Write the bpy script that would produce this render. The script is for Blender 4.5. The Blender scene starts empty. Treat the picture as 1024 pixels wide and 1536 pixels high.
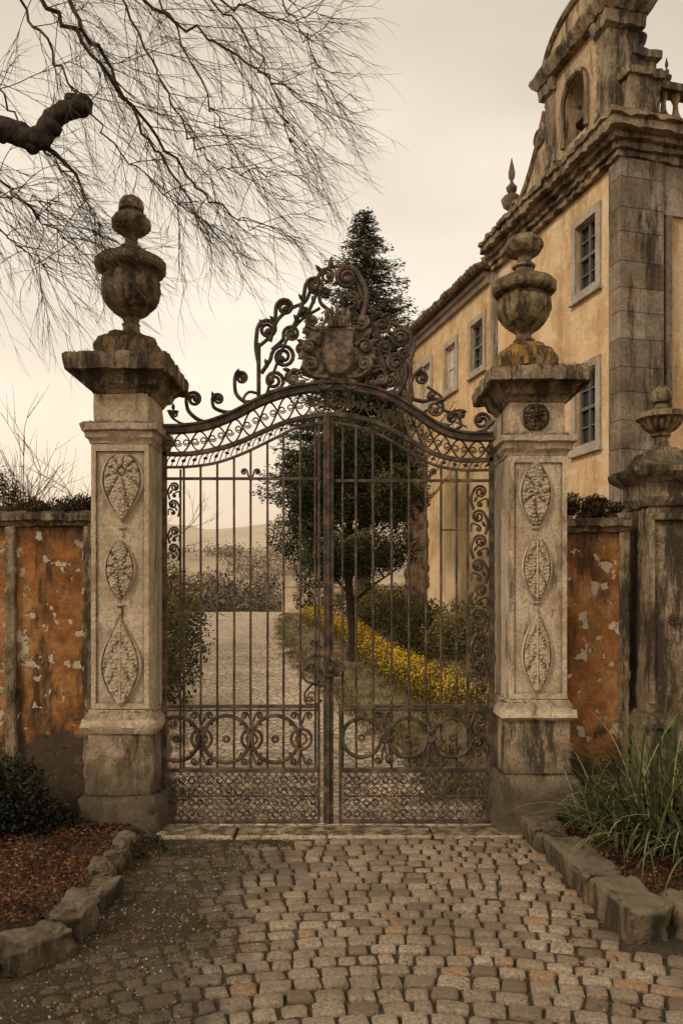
import bpy, math, random
import numpy as np
from mathutils import Vector, noise
random.seed(7); rng=np.random.default_rng(7)
scene=bpy.context.scene
R=math.radians
CH=2.1
def nz(x,y,z,s=1.0): return noise.noise(Vector((x*s,y*s,z*s)))
# ---------------------------------------------------------------- materials
def newmat(name):
    m=bpy.data.materials.new(name); m.use_nodes=True
    nt=m.node_tree; p=nt.nodes['Principled BSDF']; p.inputs['Specular IOR Level'].default_value=0.25
    return m,nt,p
def N(nt,t,**k):
    n=nt.nodes.new(t)
    for a,b in k.items(): setattr(n,a,b)
    return n
def pos(nt,sc=1.0,stretch=(1,1,1)):
    g=N(nt,'ShaderNodeNewGeometry'); mp=N(nt,'ShaderNodeMapping')
    mp.inputs['Scale'].default_value=(sc*stretch[0],sc*stretch[1],sc*stretch[2])
    nt.links.new(g.outputs['Position'],mp.inputs['Vector']); return mp.outputs['Vector']
def nse(nt,sc,det=8,rough=.6,stretch=(1,1,1)):
    n=N(nt,'ShaderNodeTexNoise'); n.inputs['Scale'].default_value=1; n.inputs['Detail'].default_value=min(det,5)
    n.inputs['Roughness'].default_value=rough
    nt.links.new(pos(nt,sc,stretch),n.inputs['Vector']); return n.outputs['Fac']
def ramp(nt,fac,stops):
    r=N(nt,'ShaderNodeValToRGB'); e=r.color_ramp.elements
    while len(e)<len(stops): e.new(.5)
    for i,(p,c) in enumerate(stops):
        e[i].position=p; e[i].color=(c[0],c[1],c[2],1) if hasattr(c,'__len__') else (c,c,c,1)
    nt.links.new(fac,r.inputs['Fac']); return r.outputs['Color']
def mix(nt,fac,a,b,mode='MIX'):
    m=N(nt,'ShaderNodeMix',data_type='RGBA',blend_type=mode)
    for s,v in ((m.inputs[0],fac),(m.inputs[6],a),(m.inputs[7],b)):
        if hasattr(v,'is_output'): nt.links.new(v,s)
        elif hasattr(v,'__len__'): s.default_value=(v[0],v[1],v[2],1)
        else: s.default_value=v
    return m.outputs[2]
def bump(nt,p,h,st=.5,dist=.02):
    b=N(nt,'ShaderNodeBump'); b.inputs['Strength'].default_value=st; b.inputs['Distance'].default_value=dist
    nt.links.new(h,b.inputs['Height']); nt.links.new(b.outputs['Normal'],p.inputs['Normal'])
def attr(nt,name='v'):
    a=N(nt,'ShaderNodeAttribute'); a.attribute_name=name; return a.outputs['Fac']
def damp(nt,col,z0,amp,wid,c,sc=2.5,fac=.85):
    # rising damp: noisy dark band up to roughly z0 above the ground
    g=N(nt,'ShaderNodeNewGeometry'); s=N(nt,'ShaderNodeSeparateXYZ'); nt.links.new(g.outputs['Position'],s.inputs[0])
    ad=N(nt,'ShaderNodeMath',operation='MULTIPLY_ADD'); nt.links.new(nse(nt,sc,5,.75),ad.inputs[0]); ad.inputs[1].default_value=-amp
    nt.links.new(s.outputs['Z'],ad.inputs[2])
    sb=N(nt,'ShaderNodeMath',operation='ADD'); nt.links.new(ad.outputs[0],sb.inputs[0]); sb.inputs[1].default_value=amp*.5-z0
    return mix(nt,ramp(nt,sb.outputs[0],[(0.,fac),(wid,0.)]),col,c)
def stone(name,c1,c2,dark=(.045,.033,.022),sc=3,stain=(.5,.62),top=(.07,.06,.03),bst=.6,useattr=False,ao=True,warm=(.32,.175,.07),wz=(.54,.68),wf=.6,low=(.34,.29,.23),streak=.35,moss=None,dz=None):
    m,nt,p=newmat(name)
    col=ramp(nt,nse(nt,sc,5,.65),[(.38,c2),(.60,c1)])
    col=mix(nt,ramp(nt,nse(nt,sc*14,4,.7),[(.42,0.),(.66,.65)]),col,tuple(x*.45 for x in c2))
    col=mix(nt,ramp(nt,nse(nt,sc*.8+1,5,.7),[(wz[0],0.),(wz[1],wf)]),col,warm)
    if moss: col=mix(nt,ramp(nt,nse(nt,sc*1.1+.7,5,.75),[(.5,0.),(.62,.8)]),col,moss)
    col=mix(nt,ramp(nt,nse(nt,sc*.9,5,.78,(1.8,1.8,streak)),[(stain[0],0.),(stain[1],.9)]),col,dark)
    if dz: col=damp(nt,col,dz,.9,.35,(.10,.078,.048),2.5,.8)
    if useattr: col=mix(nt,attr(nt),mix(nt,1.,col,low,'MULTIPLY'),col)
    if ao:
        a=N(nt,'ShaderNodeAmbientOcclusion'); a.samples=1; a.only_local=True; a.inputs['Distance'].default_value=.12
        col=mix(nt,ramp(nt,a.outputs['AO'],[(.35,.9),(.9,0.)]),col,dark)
    g=N(nt,'ShaderNodeNewGeometry'); s=N(nt,'ShaderNodeSeparateXYZ'); nt.links.new(g.outputs['Normal'],s.inputs[0])
    mm=N(nt,'ShaderNodeMath',operation='MULTIPLY'); nt.links.new(ramp(nt,s.outputs['Z'],[(.3,0.),(.75,1.)]),mm.inputs[0])
    nt.links.new(ramp(nt,nse(nt,9,4,.7),[(.35,.25),(.6,1.)]),mm.inputs[1])
    col=mix(nt,mm.outputs[0],col,top)
    nt.links.new(col,p.inputs['Base Color']); p.inputs['Roughness'].default_value=.92
    bump(nt,p,nse(nt,sc*10,5,.8),bst,.018)
    return m
M={}
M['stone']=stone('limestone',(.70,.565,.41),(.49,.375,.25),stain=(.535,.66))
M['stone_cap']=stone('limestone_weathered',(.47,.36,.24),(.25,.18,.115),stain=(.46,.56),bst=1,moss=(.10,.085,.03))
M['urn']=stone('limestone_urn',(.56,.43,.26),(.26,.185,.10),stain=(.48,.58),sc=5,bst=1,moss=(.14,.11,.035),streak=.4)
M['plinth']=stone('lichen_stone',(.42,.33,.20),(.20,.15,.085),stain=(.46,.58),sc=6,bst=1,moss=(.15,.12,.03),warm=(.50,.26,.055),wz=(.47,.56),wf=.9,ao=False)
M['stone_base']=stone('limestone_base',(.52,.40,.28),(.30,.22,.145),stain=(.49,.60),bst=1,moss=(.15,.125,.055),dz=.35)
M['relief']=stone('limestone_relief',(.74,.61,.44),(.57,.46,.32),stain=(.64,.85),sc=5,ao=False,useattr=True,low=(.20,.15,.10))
M['kerb']=stone('kerb_stone',(.25,.19,.125),(.10,.077,.048),stain=(.44,.56),top=(.19,.15,.10),bst=1,ao=False,moss=(.08,.08,.025))
M['quoin']=stone('quoin_stone',(.46,.385,.295),(.27,.22,.16),stain=(.48,.62),sc=1.2,useattr=True,ao=False,low=(.45,.42,.38))
M['cornice']=stone('cornice_stone',(.42,.325,.22),(.19,.145,.095),stain=(.46,.57),sc=1.5,top=(.05,.045,.03),ao=False)
M['belfry']=stone('belfry_plaster',(.60,.45,.29),(.40,.29,.18),stain=(.50,.62),sc=1.3,top=(.05,.045,.03),ao=False)
M['trim']=stone('window_trim_stone',(.52,.45,.37),(.38,.32,.26),stain=(.57,.75),sc=1.5,ao=False)
def cobble_mat():
    m,nt,p=newmat('cobble_granite')
    base=ramp(nt,attr(nt),[(0,(.20,.15,.10)),(.45,(.38,.295,.205)),(.85,(.52,.42,.305)),(1,(.45,.28,.15))])
    col=mix(nt,ramp(nt,nse(nt,55,5,.75),[(.42,0.),(.60,.75)]),base,(.14,.10,.063))
    col=mix(nt,ramp(nt,nse(nt,1.1,5,.65),[(.48,0.),(.62,.6)]),col,(.13,.095,.055))
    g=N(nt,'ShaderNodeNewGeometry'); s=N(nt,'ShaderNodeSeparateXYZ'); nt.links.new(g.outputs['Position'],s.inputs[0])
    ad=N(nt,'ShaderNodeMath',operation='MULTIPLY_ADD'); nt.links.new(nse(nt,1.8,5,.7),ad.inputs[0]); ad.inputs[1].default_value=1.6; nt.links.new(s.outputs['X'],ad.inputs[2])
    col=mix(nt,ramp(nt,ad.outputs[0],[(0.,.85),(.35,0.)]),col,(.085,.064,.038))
    nt.links.new(col,p.inputs['Base Color']); p.inputs['Roughness'].default_value=.66; p.inputs['Specular IOR Level'].default_value=.4
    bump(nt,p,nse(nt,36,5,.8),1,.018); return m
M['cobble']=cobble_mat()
def dirt_mat():
    m,nt,p=newmat('dirt')
    col=ramp(nt,nse(nt,3.2,5,.75),[(.3,(.04,.028,.017)),(.5,(.10,.07,.043)),(.7,(.19,.14,.09))])
    col=mix(nt,ramp(nt,nse(nt,60,5,.8),[(.45,0.),(.6,.7)]),col,(.26,.195,.13))
    col=mix(nt,ramp(nt,nse(nt,90,4,.8),[(.5,0.),(.62,.7)]),col,(.03,.022,.014))
    col=mix(nt,ramp(nt,nse(nt,1.6,5,.75),[(.50,0.),(.58,.7)]),col,(.06,.06,.018))
    nt.links.new(col,p.inputs['Base Color']); p.inputs['Roughness'].default_value=.95
    bump(nt,p,nse(nt,36,5,.85),1,.05); return m
M['dirt']=dirt_mat()
def grassy_mat():
    m,nt,p=newmat('garden_soil_grass')
    col=ramp(nt,nse(nt,1.2,5,.7),[(.3,(.10,.08,.035)),(.5,(.22,.165,.085)),(.7,(.38,.28,.165))])
    nt.links.new(col,p.inputs['Base Color']); p.inputs['Roughness'].default_value=.95
    bump(nt,p,nse(nt,14,5,.8),1,.05); return m
def road_mat():
    m,nt,p=newmat('pale_setts')
    v=N(nt,'ShaderNodeTexVoronoi',feature='DISTANCE_TO_EDGE'); v.inputs['Scale'].default_value=1
    nt.links.new(pos(nt,7,(1,1,.2)),v.inputs['Vector'])
    vc=N(nt,'ShaderNodeTexVoronoi'); vc.inputs['Scale'].default_value=1
    nt.links.new(pos(nt,7,(1,1,.2)),vc.inputs['Vector'])
    b=N(nt,'ShaderNodeSeparateXYZ'); nt.links.new(vc.outputs['Color'],b.inputs[0])
    col=ramp(nt,b.outputs[0],[(0,(.42,.33,.23)),(1,(.70,.57,.415))])
    col=mix(nt,ramp(nt,v.outputs['Distance'],[(.02,1.),(.12,0.)]),col,(.20,.15,.095))
    col=mix(nt,ramp(nt,nse(nt,.7,5,.7),[(.5,0.),(.68,.6)]),col,(.28,.21,.13))
    nt.links.new(col,p.inputs['Base Color']); p.inputs['Roughness'].default_value=.85
    bump(nt,p,ramp(nt,v.outputs['Distance'],[(0,0.),(.2,1.)]),.7,.02); return m
M['road']=road_mat(); M['grassy']=grassy_mat()
def plaster_wall():
    m,nt,p=newmat('peeling_ochre_plaster')
    col=ramp(nt,nse(nt,1.7,5,.72),[(.36,(.20,.08,.026)),(.48,(.44,.19,.06)),(.62,(.52,.28,.11))])
    col=mix(nt,ramp(nt,nse(nt,9,5,.75),[(.44,0.),(.60,.6)]),col,(.17,.085,.035))
    col=mix(nt,ramp(nt,nse(nt,2.3,5,.78,(1.3,1.3,.25)),[(.515,0.),(.61,.9)]),col,(.055,.04,.026))
    f=nse(nt,4.2,5,.6); f2=nse(nt,9,4,.5,(1,1,.8))
    col=mix(nt,ramp(nt,f,[(.600,0.),(.608,1.)]),col,(.60,.49,.36))
    col=mix(nt,ramp(nt,f2,[(.645,0.),(.653,.9)]),col,(.64,.54,.41))
    col=damp(nt,col,.72,1.9,.12,(.075,.06,.038),2.2,.9)
    g=N(nt,'ShaderNodeNewGeometry'); s=N(nt,'ShaderNodeSeparateXYZ'); nt.links.new(g.outputs['Position'],s.inputs[0])
    a2=N(nt,'ShaderNodeMath',operation='MULTIPLY_ADD'); nt.links.new(nse(nt,4,5,.75,(1,1,.25)),a2.inputs[0]); a2.inputs[1].default_value=1.1; nt.links.new(s.outputs['Z'],a2.inputs[2])
    mr=N(nt,'ShaderNodeMath',operation='SUBTRACT'); nt.links.new(a2.outputs[0],mr.inputs[0]); mr.inputs[1].default_value=3.12
    col=mix(nt,ramp(nt,mr.outputs[0],[(0.,0.),(.25,.85)]),col,(.05,.038,.025))
    nt.links.new(col,p.inputs['Base Color']); p.inputs['Roughness'].default_value=.93
    bump(nt,p,mix(nt,.5,ramp(nt,f,[(.59,1.),(.61,0.)]),nse(nt,20,5,.85)),1,.045); return m
M['plaster']=plaster_wall()
def ochre_render():
    m,nt,p=newmat('ochre_render')
    col=ramp(nt,nse(nt,.7,5,.7),[(.36,(.52,.32,.15)),(.5,(.70,.48,.255)),(.62,(.75,.57,.35))])
    col=mix(nt,ramp(nt,nse(nt,1.5,5,.8,(1,1,.25)),[(.47,0.),(.64,.7)]),col,(.37,.235,.12))
    col=mix(nt,ramp(nt,nse(nt,2.2,5,.75),[(.54,0.),(.64,.65)]),col,(.76,.65,.48))
    nt.links.new(col,p.inputs['Base Color']); p.inputs['Roughness'].default_value=.93
    bump(nt,p,nse(nt,7,5,.8),.7,.06); return m
M['ochre']=ochre_render()
def iron(name,a,b_,c):
    m,nt,p=newmat(name)
    col=ramp(nt,nse(nt,9,5,.7),[(.40,a),(.52,b_),(.64,c)])
    nt.links.new(col,p.inputs['Base Color']); p.inputs['Roughness'].default_value=.58; p.inputs['Metallic'].default_value=.2
    p.inputs['Specular IOR Level'].default_value=.5
    bump(nt,p,nse(nt,60,3,.7),.6,.006); return m
M['iron']=iron('rusted_iron',(.035,.026,.018),(.085,.06,.04),(.19,.115,.062))
M['crest']=iron('weathered_crest_metal',(.06,.045,.03),(.17,.125,.08),(.32,.24,.155))
def plain(name,c,rough=.9,ns=None,var=.4,spec=.25):
    m,nt,p=newmat(name)
    if ns:
        col=ramp(nt,nse(nt,ns,5,.7),[(.35,tuple(x*(1-var) for x in c)),(.65,tuple(min(1,x*(1+var)) for x in c))])
        nt.links.new(col,p.inputs['Base Color']); bump(nt,p,nse(nt,ns*5,4,.7),.8,.02)
    else: p.inputs['Base Color'].default_value=(*c,1)
    p.inputs['Roughness'].default_value=rough; p.inputs['Specular IOR Level'].default_value=spec
    return m
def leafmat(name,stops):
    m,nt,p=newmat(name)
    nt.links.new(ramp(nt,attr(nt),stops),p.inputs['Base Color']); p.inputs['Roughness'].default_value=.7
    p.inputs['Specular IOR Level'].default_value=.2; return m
M['bark']=plain('bark',(.05,.037,.026),ns=14,var=.7)
M['twig']=plain('twig_bark',(.095,.066,.044))
M['cut']=plain('sawn_wood',(.16,.11,.07),ns=30)
M['bark2']=plain('pale_bark',(.32,.235,.155),ns=6,var=.65)
M['glass']=plain('window_glass',(.03,.033,.035),rough=.12,spec=.6)
M['frame']=plain('painted_wood',(.15,.14,.13))
M['frame_w']=plain('painted_wood_pale',(.54,.48,.40))
M['tile']=plain('roof_tile',(.17,.115,.08),ns=5,var=.6)
M['hillfar']=plain('hazy_hill',(.50,.41,.305),ns=.03,var=.10)  # distance haze is mixed into both hill colours
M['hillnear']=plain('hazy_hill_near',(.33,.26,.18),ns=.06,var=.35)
M['gwall']=plain('garden_wall_render',(.58,.44,.32),ns=1)
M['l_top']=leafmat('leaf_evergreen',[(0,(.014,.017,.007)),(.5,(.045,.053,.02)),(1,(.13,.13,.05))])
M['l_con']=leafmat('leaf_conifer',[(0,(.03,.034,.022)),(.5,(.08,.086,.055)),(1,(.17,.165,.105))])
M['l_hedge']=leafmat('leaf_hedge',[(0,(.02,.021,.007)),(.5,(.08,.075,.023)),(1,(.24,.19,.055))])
M['l_yel']=leafmat('leaf_yellow',[(0,(.05,.045,.01)),(.35,(.16,.125,.02)),(.6,(.50,.32,.022)),(1,(.78,.50,.035))])
M['l_dark']=leafmat('leaf_dark',[(0,(.006,.008,.005)),(.6,(.028,.031,.016)),(1,(.08,.08,.038))])
M['l_ivy']=leafmat('leaf_moss',[(0,(.025,.018,.010)),(.5,(.085,.06,.028)),(1,(.22,.15,.06))])
M['l_dist']=leafmat('leaf_distant',[(0,(.13,.105,.075)),(.5,(.19,.155,.108)),(1,(.28,.225,.15))])  # distant and hillside leaves: aerial haze painted into the base colours
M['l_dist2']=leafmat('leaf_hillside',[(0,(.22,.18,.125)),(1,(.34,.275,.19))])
M['l_grass']=leafmat('leaf_dry_grass',[(0,(.07,.065,.025)),(.5,(.17,.14,.06)),(1,(.38,.30,.15))])
M['l_mulch']=leafmat('mulch',[(0,(.025,.012,.007)),(.45,(.10,.043,.02)),(.8,(.23,.095,.038)),(1,(.36,.19,.085))])
M['l_grit']=leafmat('grit_stone',[(0,(.06,.045,.03)),(.5,(.20,.15,.10)),(1,(.40,.32,.23))])
M['l_blade']=leafmat('strap_leaf',[(0,(.03,.038,.014)),(.6,(.095,.11,.042)),(1,(.29,.27,.12))])
# ---------------------------------------------------------------- mesh builder
class B:
    def __init__(s): s.v=[]; s.f=[]; s.a=[]; s.val=.5
    def add(s,vs,fs,vals=None):
        o=len(s.v); s.v+= [tuple(p) for p in vs]; s.f+=[tuple(i+o for i in f) for f in fs]; s.a+=(vals if vals else [s.val]*len(vs))
    def box(s,x0,x1,y0,y1,z0,z1):
        s.add([(x0,y0,z0),(x1,y0,z0),(x1,y1,z0),(x0,y1,z0),(x0,y0,z1),(x1,y0,z1),(x1,y1,z1),(x0,y1,z1)],
              [(0,3,2,1),(4,5,6,7),(0,1,5,4),(1,2,6,5),(2,3,7,6),(3,0,4,7)])
    def tube(s,pts,r,n=6,r1=None):
        if len(pts)<2: return
        P=[Vector(p) for p in pts]; k=len(P); vs=[]; up=None
        for i in range(k):
            t=(P[min(i+1,k-1)]-P[max(i-1,0)])
            if t.length<1e-9: t=Vector((0,0,1))
            t.normalize()
            if up is None:
                up=t.orthogonal().normalized()
            else:
                up=up-t*up.dot(t)
                up=up.normalized() if up.length>1e-6 else t.orthogonal().normalized()
            w=t.cross(up); rr=r if r1 is None else r+(r1-r)*i/(k-1)
            for j in range(n):
                a=2*math.pi*j/n; vs.append(P[i]+up*(math.cos(a)*rr)+w*(math.sin(a)*rr))
        fs=[(i*n+j,i*n+(j+1)%n,(i+1)*n+(j+1)%n,(i+1)*n+j) for i in range(k-1) for j in range(n)]
        fs.append(tuple(range(n-1,-1,-1))); fs.append(tuple((k-1)*n+j for j in range(n)))
        s.add(vs,fs)
    def sweep(s,pts,w,t):
        P=[Vector(p) for p in pts]; k=len(P); vs=[]
        for i in range(k):
            d=(P[min(i+1,k-1)]-P[max(i-1,0)]).normalized(); nn=Vector((-d.z,0,d.x))*t/2; yy=Vector((0,w/2,0))
            vs+=[P[i]+nn-yy,P[i]+nn+yy,P[i]-nn+yy,P[i]-nn-yy]
        fs=[(i*4+j,i*4+(j+1)%4,(i+1)*4+(j+1)%4,(i+1)*4+j) for i in range(k-1) for j in range(4)]
        fs+=[(3,2,1,0),tuple((k-1)*4+j for j in range(4))]
        s.add(vs,fs)
    def lathe(s,prof,cx,cy,n=32,amp=0,flute=0,fz=(0,0),nf=8):
        vs=[]
        for z,r in prof:
            for j in range(n):
                a=2*math.pi*j/n; x=math.cos(a);y=math.sin(a); rr=r
                if amp: rr+=amp*(nz(x*r+cx,y*r,z,9)+.6*nz(x*r+cx,y*r,z,30))
                if flute and fz[0]<z<fz[1]: rr*=1-flute*(1-abs(math.sin(a*nf)))**2
                vs.append((cx+x*rr,cy+y*rr,z))
        k=len(prof)
        fs=[(i*n+j,i*n+(j+1)%n,(i+1)*n+(j+1)%n,(i+1)*n+j) for i in range(k-1) for j in range(n)]
        fs.append(tuple(range(n-1,-1,-1))); fs.append(tuple((k-1)*n+j for j in range(n)))
        if prof[0][0]>prof[-1][0]: fs=[tuple(reversed(f)) for f in fs]
        s.add(vs,fs)
    def sqcol(s,prof,cx,cy,seg=5,bev=.012,amp=.004,st=.12,chip=0):
        rings=[]
        for i,(z,hx,hy) in enumerate(prof):
            rings.append((z,hx,hy))
            if i<len(prof)-1:
                z2,a2,b2=prof[i+1]; m=int(abs(z2-z)/st)
                for q in range(1,m+1):
                    f=q/(m+1); rings.append((z+(z2-z)*f,hx+(a2-hx)*f,hy+(b2-hy)*f))
        vs=[];n=None
        for z,hx,hy in rings:
            ring=[]
            cs=[(-1,-1),(1,-1),(1,1),(-1,1)]
            for q in range(4):
                a=cs[q]; b=cs[(q+1)%4]
                A=Vector((a[0]*hx,a[1]*hy)); Bv=Vector((b[0]*hx,b[1]*hy)); d=(Bv-A).normalized()
                A2=A+d*bev; B2=Bv-d*bev
                for i in range(seg+1): ring.append((A2.lerp(B2,i/seg),i in (0,seg)))
            n=len(ring)
            for p,corner in ring:
                dd=p.normalized() if p.length>0 else p
                k=amp*(nz(p.x+cx,p.y+cy,z,7)+.6*nz(p.x+cx,p.y+cy,z,22))
                if corner and chip: k-=chip*max(0,nz(p.x*3+cx,p.y*3,z,11)-.05)*2.5
                vs.append((cx+p.x+dd.x*k,cy+p.y+dd.y*k,z+k*.6))
        kk=len(rings)
        fs=[(i*n+j,i*n+(j+1)%n,(i+1)*n+(j+1)%n,(i+1)*n+j) for i in range(kk-1) for j in range(n)]
        fs.append(tuple(range(n-1,-1,-1))); fs.append(tuple((kk-1)*n+j for j in range(n)))
        s.add(vs,fs)
    def rock(s,c,d,rz=0,e=.35,amp=.03,n=22,m=14):
        vs=[]; cr_,sr=math.cos(rz),math.sin(rz)
        def pw(x,e): return math.copysign(abs(x)**e,x)
        for i in range(m+1):
            ph=-math.pi/2+math.pi*i/m
            for j in range(n):
                th=2*math.pi*j/n
                x=pw(math.cos(ph),e)*pw(math.cos(th),e)*d[0]; y=pw(math.cos(ph),e)*pw(math.sin(th),e)*d[1]; z=pw(math.sin(ph),e)*d[2]
                k=1+amp/max(min(d),.05)*(nz(x+c[0],y+c[1],z,5)+.5*nz(x+c[0],y+c[1],z,14)+.3*nz(x+c[0],y+c[1],z,35))*.6
                x*=k;y*=k;z*=k
                vs.append((c[0]+x*cr_-y*sr,c[1]+x*sr+y*cr_,c[2]+z))
        fs=[(i*n+j,i*n+(j+1)%n,(i+1)*n+(j+1)%n,(i+1)*n+j) for i in range(m) for j in range(n)]
        s.add(vs,fs)
def make(name,b,mat,parent=None,smooth=None,loc=None):
    me=bpy.data.meshes.new(name); me.from_pydata(b.v,[],b.f); me.update()
    at=me.attributes.new('v','FLOAT','POINT'); at.data.foreach_set('value',np.array(b.a,dtype=np.float32))
    if smooth:
        me.polygons.foreach_set('use_smooth',[True]*len(me.polygons))
        me.set_sharp_from_angle(angle=R(smooth))
    me.materials.append(mat)
    o=bpy.data.objects.new(name,me); scene.collection.objects.link(o)
    if parent: o.parent=parent
    return o
def empty(name,loc=(0,0,0),rz=0):
    e=bpy.data.objects.new(name,None); e.empty_display_size=.2; e.location=loc; e.rotation_euler=(0,0,rz)
    scene.collection.objects.link(e); return e
def leafmesh(name,C,size,mat,vals,parent=None,aspect=.5,D=None,flat=0):
    C=np.asarray(C,float); n=len(C)
    size=np.broadcast_to(np.asarray(size,float).reshape(-1,1),(n,1))
    if D is None: D=rng.normal(size=(n,3))
    D=D/np.linalg.norm(D,axis=1,keepdims=True)
    W=rng.normal(size=(n,3))
    if flat: W=np.cross(D,np.array([0,0,1.])+rng.normal(size=(n,3))*(1-flat))
    W=W-D*(W*D).sum(1,keepdims=True); W/=np.linalg.norm(W,axis=1,keepdims=True)+1e-9
    Nn=np.cross(D,W)
    a=C-D*size*.5; c=C+D*size*.5; b=C+W*size*aspect*.5+Nn*size*.08; d=C-W*size*aspect*.5+Nn*size*.08
    V=np.stack([a,b,c,d],1).reshape(-1,3)
    me=bpy.data.meshes.new(name)
    me.vertices.add(4*n); me.vertices.foreach_set('co',V.ravel())
    me.loops.add(4*n); me.loops.foreach_set('vertex_index',np.arange(4*n,dtype=np.int32))
    me.polygons.add(n); me.polygons.foreach_set('loop_start',np.arange(0,4*n,4,dtype=np.int32))
    me.update(calc_edges=True); me.validate()
    at=me.attributes.new('v','FLOAT','POINT'); at.data.foreach_set('value',np.repeat(np.clip(vals,0,1),4).astype(np.float32))
    me.materials.append(mat)
    o=bpy.data.objects.new(name,me); scene.collection.objects.link(o)
    if parent: o.parent=parent
    return o
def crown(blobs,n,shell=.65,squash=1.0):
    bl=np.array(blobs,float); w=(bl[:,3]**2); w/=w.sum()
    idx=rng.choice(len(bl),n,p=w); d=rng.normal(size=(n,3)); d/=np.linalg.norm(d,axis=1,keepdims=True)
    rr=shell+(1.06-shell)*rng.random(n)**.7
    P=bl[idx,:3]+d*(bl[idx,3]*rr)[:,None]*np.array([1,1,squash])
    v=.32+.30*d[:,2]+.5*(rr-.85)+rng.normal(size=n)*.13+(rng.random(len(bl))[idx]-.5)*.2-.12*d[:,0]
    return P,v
# ---------------------------------------------------------------- ground
def h(x,y):
    if y<8: return 0.0
    if y<40: return 1.5*(y-8)/32
    return max(1.5-(y-40)*.25,-10)
def sheet(name,xs,ys,fz,mat,parent=None,smooth=60):
    b=B(); nx=len(xs)
    b.add([(x,y,fz(x,y)) for y in ys for x in xs],[(j*nx+i,j*nx+i+1,(j+1)*nx+i+1,(j+1)*nx+i) for j in range(len(ys)-1) for i in range(nx-1)])
    return make(name,b,mat,parent,smooth)
xs=[-2500,-800,-300,-100,-40,-20,-12,-8,-6,-5]+[-4+i*.07 for i in range(115)]+[5,6,8,12,20,40,100,300,800,2500]
ysn=[-400,-100,-30,-10,-4]+[i*.4 for i in range(7)]+[2.8+.07*i for i in range(62)]+[7.2,7.6,8]
gmask=lambda x,y: 1 if (abs(x)<3.9 and 2.7<y<7.1) else 0
def gh(x,y): return h(x,y)+gmask(x,y)*(.010*nz(x,y,0,1.5)+.010*nz(x,y,5,6)+.007*nz(x,y,7,17))
sheet('ground',xs,ysn+[9+i for i in range(34)]+[50,60,75,90,150,300,700,1500,3000],gh,M['dirt'])
sheet('garden_lawn',[-30,-15,-8,-4,0,4,8,15,30],[8.2]+[9+i for i in range(31)],lambda x,y:h(x,y)+.006,M['grassy'])
def road_l(y): t=(y-7.6)/32; return -1.75+(-7.7+1.75)*t
def road_r(y): t=(y-7.6)/32; return 1.45-4.1*min(1,t*1.0)-1.1*math.sin(math.pi*min(1,t))*.9
b=B(); n=60
for j in range(n+1):
    y=7.35+(39.9-7.35)*j/n
    for i in range(9):
        f=i/8; x=(road_l(y)+.25*nz(0,y,1,.8))*(1-f)+(road_r(y)+.22*nz(0,y,5,.9))*f; b.v.append((x,y,h(x,y)+.012)); b.a.append(.5)
b.f=[(j*9+i,j*9+i+1,(j+1)*9+i+1,(j+1)*9+i) for j in range(n) for i in range(8)]
make('driveway',b,M['road'],smooth=60)
# tufts of dry grass on the verges and along the drive edges
P=[];V=[];D=[]
for i in range(1700):
    y=8.3+30*random.random()**1.5
    if random.random()<.35: x=road_r(y)+random.gauss(0,.15)
    elif random.random()<.15: x=road_l(y)+random.gauss(0,.15)
    else: x=road_r(y)+random.random()**.8*(3.2 if y<20 else 2.5)
    t=random.gauss(.45,.2)
    for q in range(14):
        P.append((x+random.gauss(0,.09),y+random.gauss(0,.09),h(x,y)+.03+random.random()*.03)); D.append((random.gauss(0,.5),random.gauss(0,.5),1)); V.append(t+random.gauss(0,.15))
leafmesh('verge_grass',P,rng.uniform(.05,.13,len(P)),M['l_grass'],np.array(V),aspect=.16,D=np.array(D))
def hill(name,y0,amp,base,seed,mat,x0=-900,x1=900,wd=60):
    X=[x0+(x1-x0)*i/160 for i in range(161)]; Y=[y0+wd*j for j in range(-4,5)]
    def f(x,y):
        k=math.cos((y-y0)/(wd*4.2)*math.pi/2); return -12+(amp*(1+.28*nz(x,0,seed,.006)+.12*nz(x,0,seed,.03)+.05*nz(x,0,seed,.11))+base+12)*k**1.2+.03*amp*nz(x,y,0,.1)
    return sheet(name,X,Y,f,mat)
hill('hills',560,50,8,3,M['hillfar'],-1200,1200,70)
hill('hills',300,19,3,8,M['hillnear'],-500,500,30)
P=[];V=[]
for i in range(520):
    x=random.uniform(-140,10); y=random.uniform(205,285); k=math.cos((y-300)/(30*4.2)*math.pi/2); zz=-12+(19*(1+.28*nz(x,0,8,.006))+3+12)*k**1.2
    if nz(x,y,0,.03)<-.1: continue
    for q in range(24): P.append((x+random.gauss(0,1.6),y,zz+abs(random.gauss(0,1.3)))); V.append(random.random())
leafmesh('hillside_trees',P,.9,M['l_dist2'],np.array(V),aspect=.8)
bl=[]
for i in range(60):
    x=random.uniform(-34,1); y=random.uniform(62,90); tp=3.0+3.2*nz(x,y,0,.16)+(1.2 if x>-12 else 0)
    rr_=random.uniform(.6,1.7)
    for q in range(3): bl.append((x+random.gauss(0,.9),y,tp-1.4-q*1.5,rr_*(1+q*.3)))
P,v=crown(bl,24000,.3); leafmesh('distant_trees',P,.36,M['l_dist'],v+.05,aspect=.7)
b=B(); b.box(-2.9,14,39.0,39.3,1.2,2.75); b.box(-2.95,14,38.95,39.35,2.753,2.85); make('garden_wall',b,M['gwall'])
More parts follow.
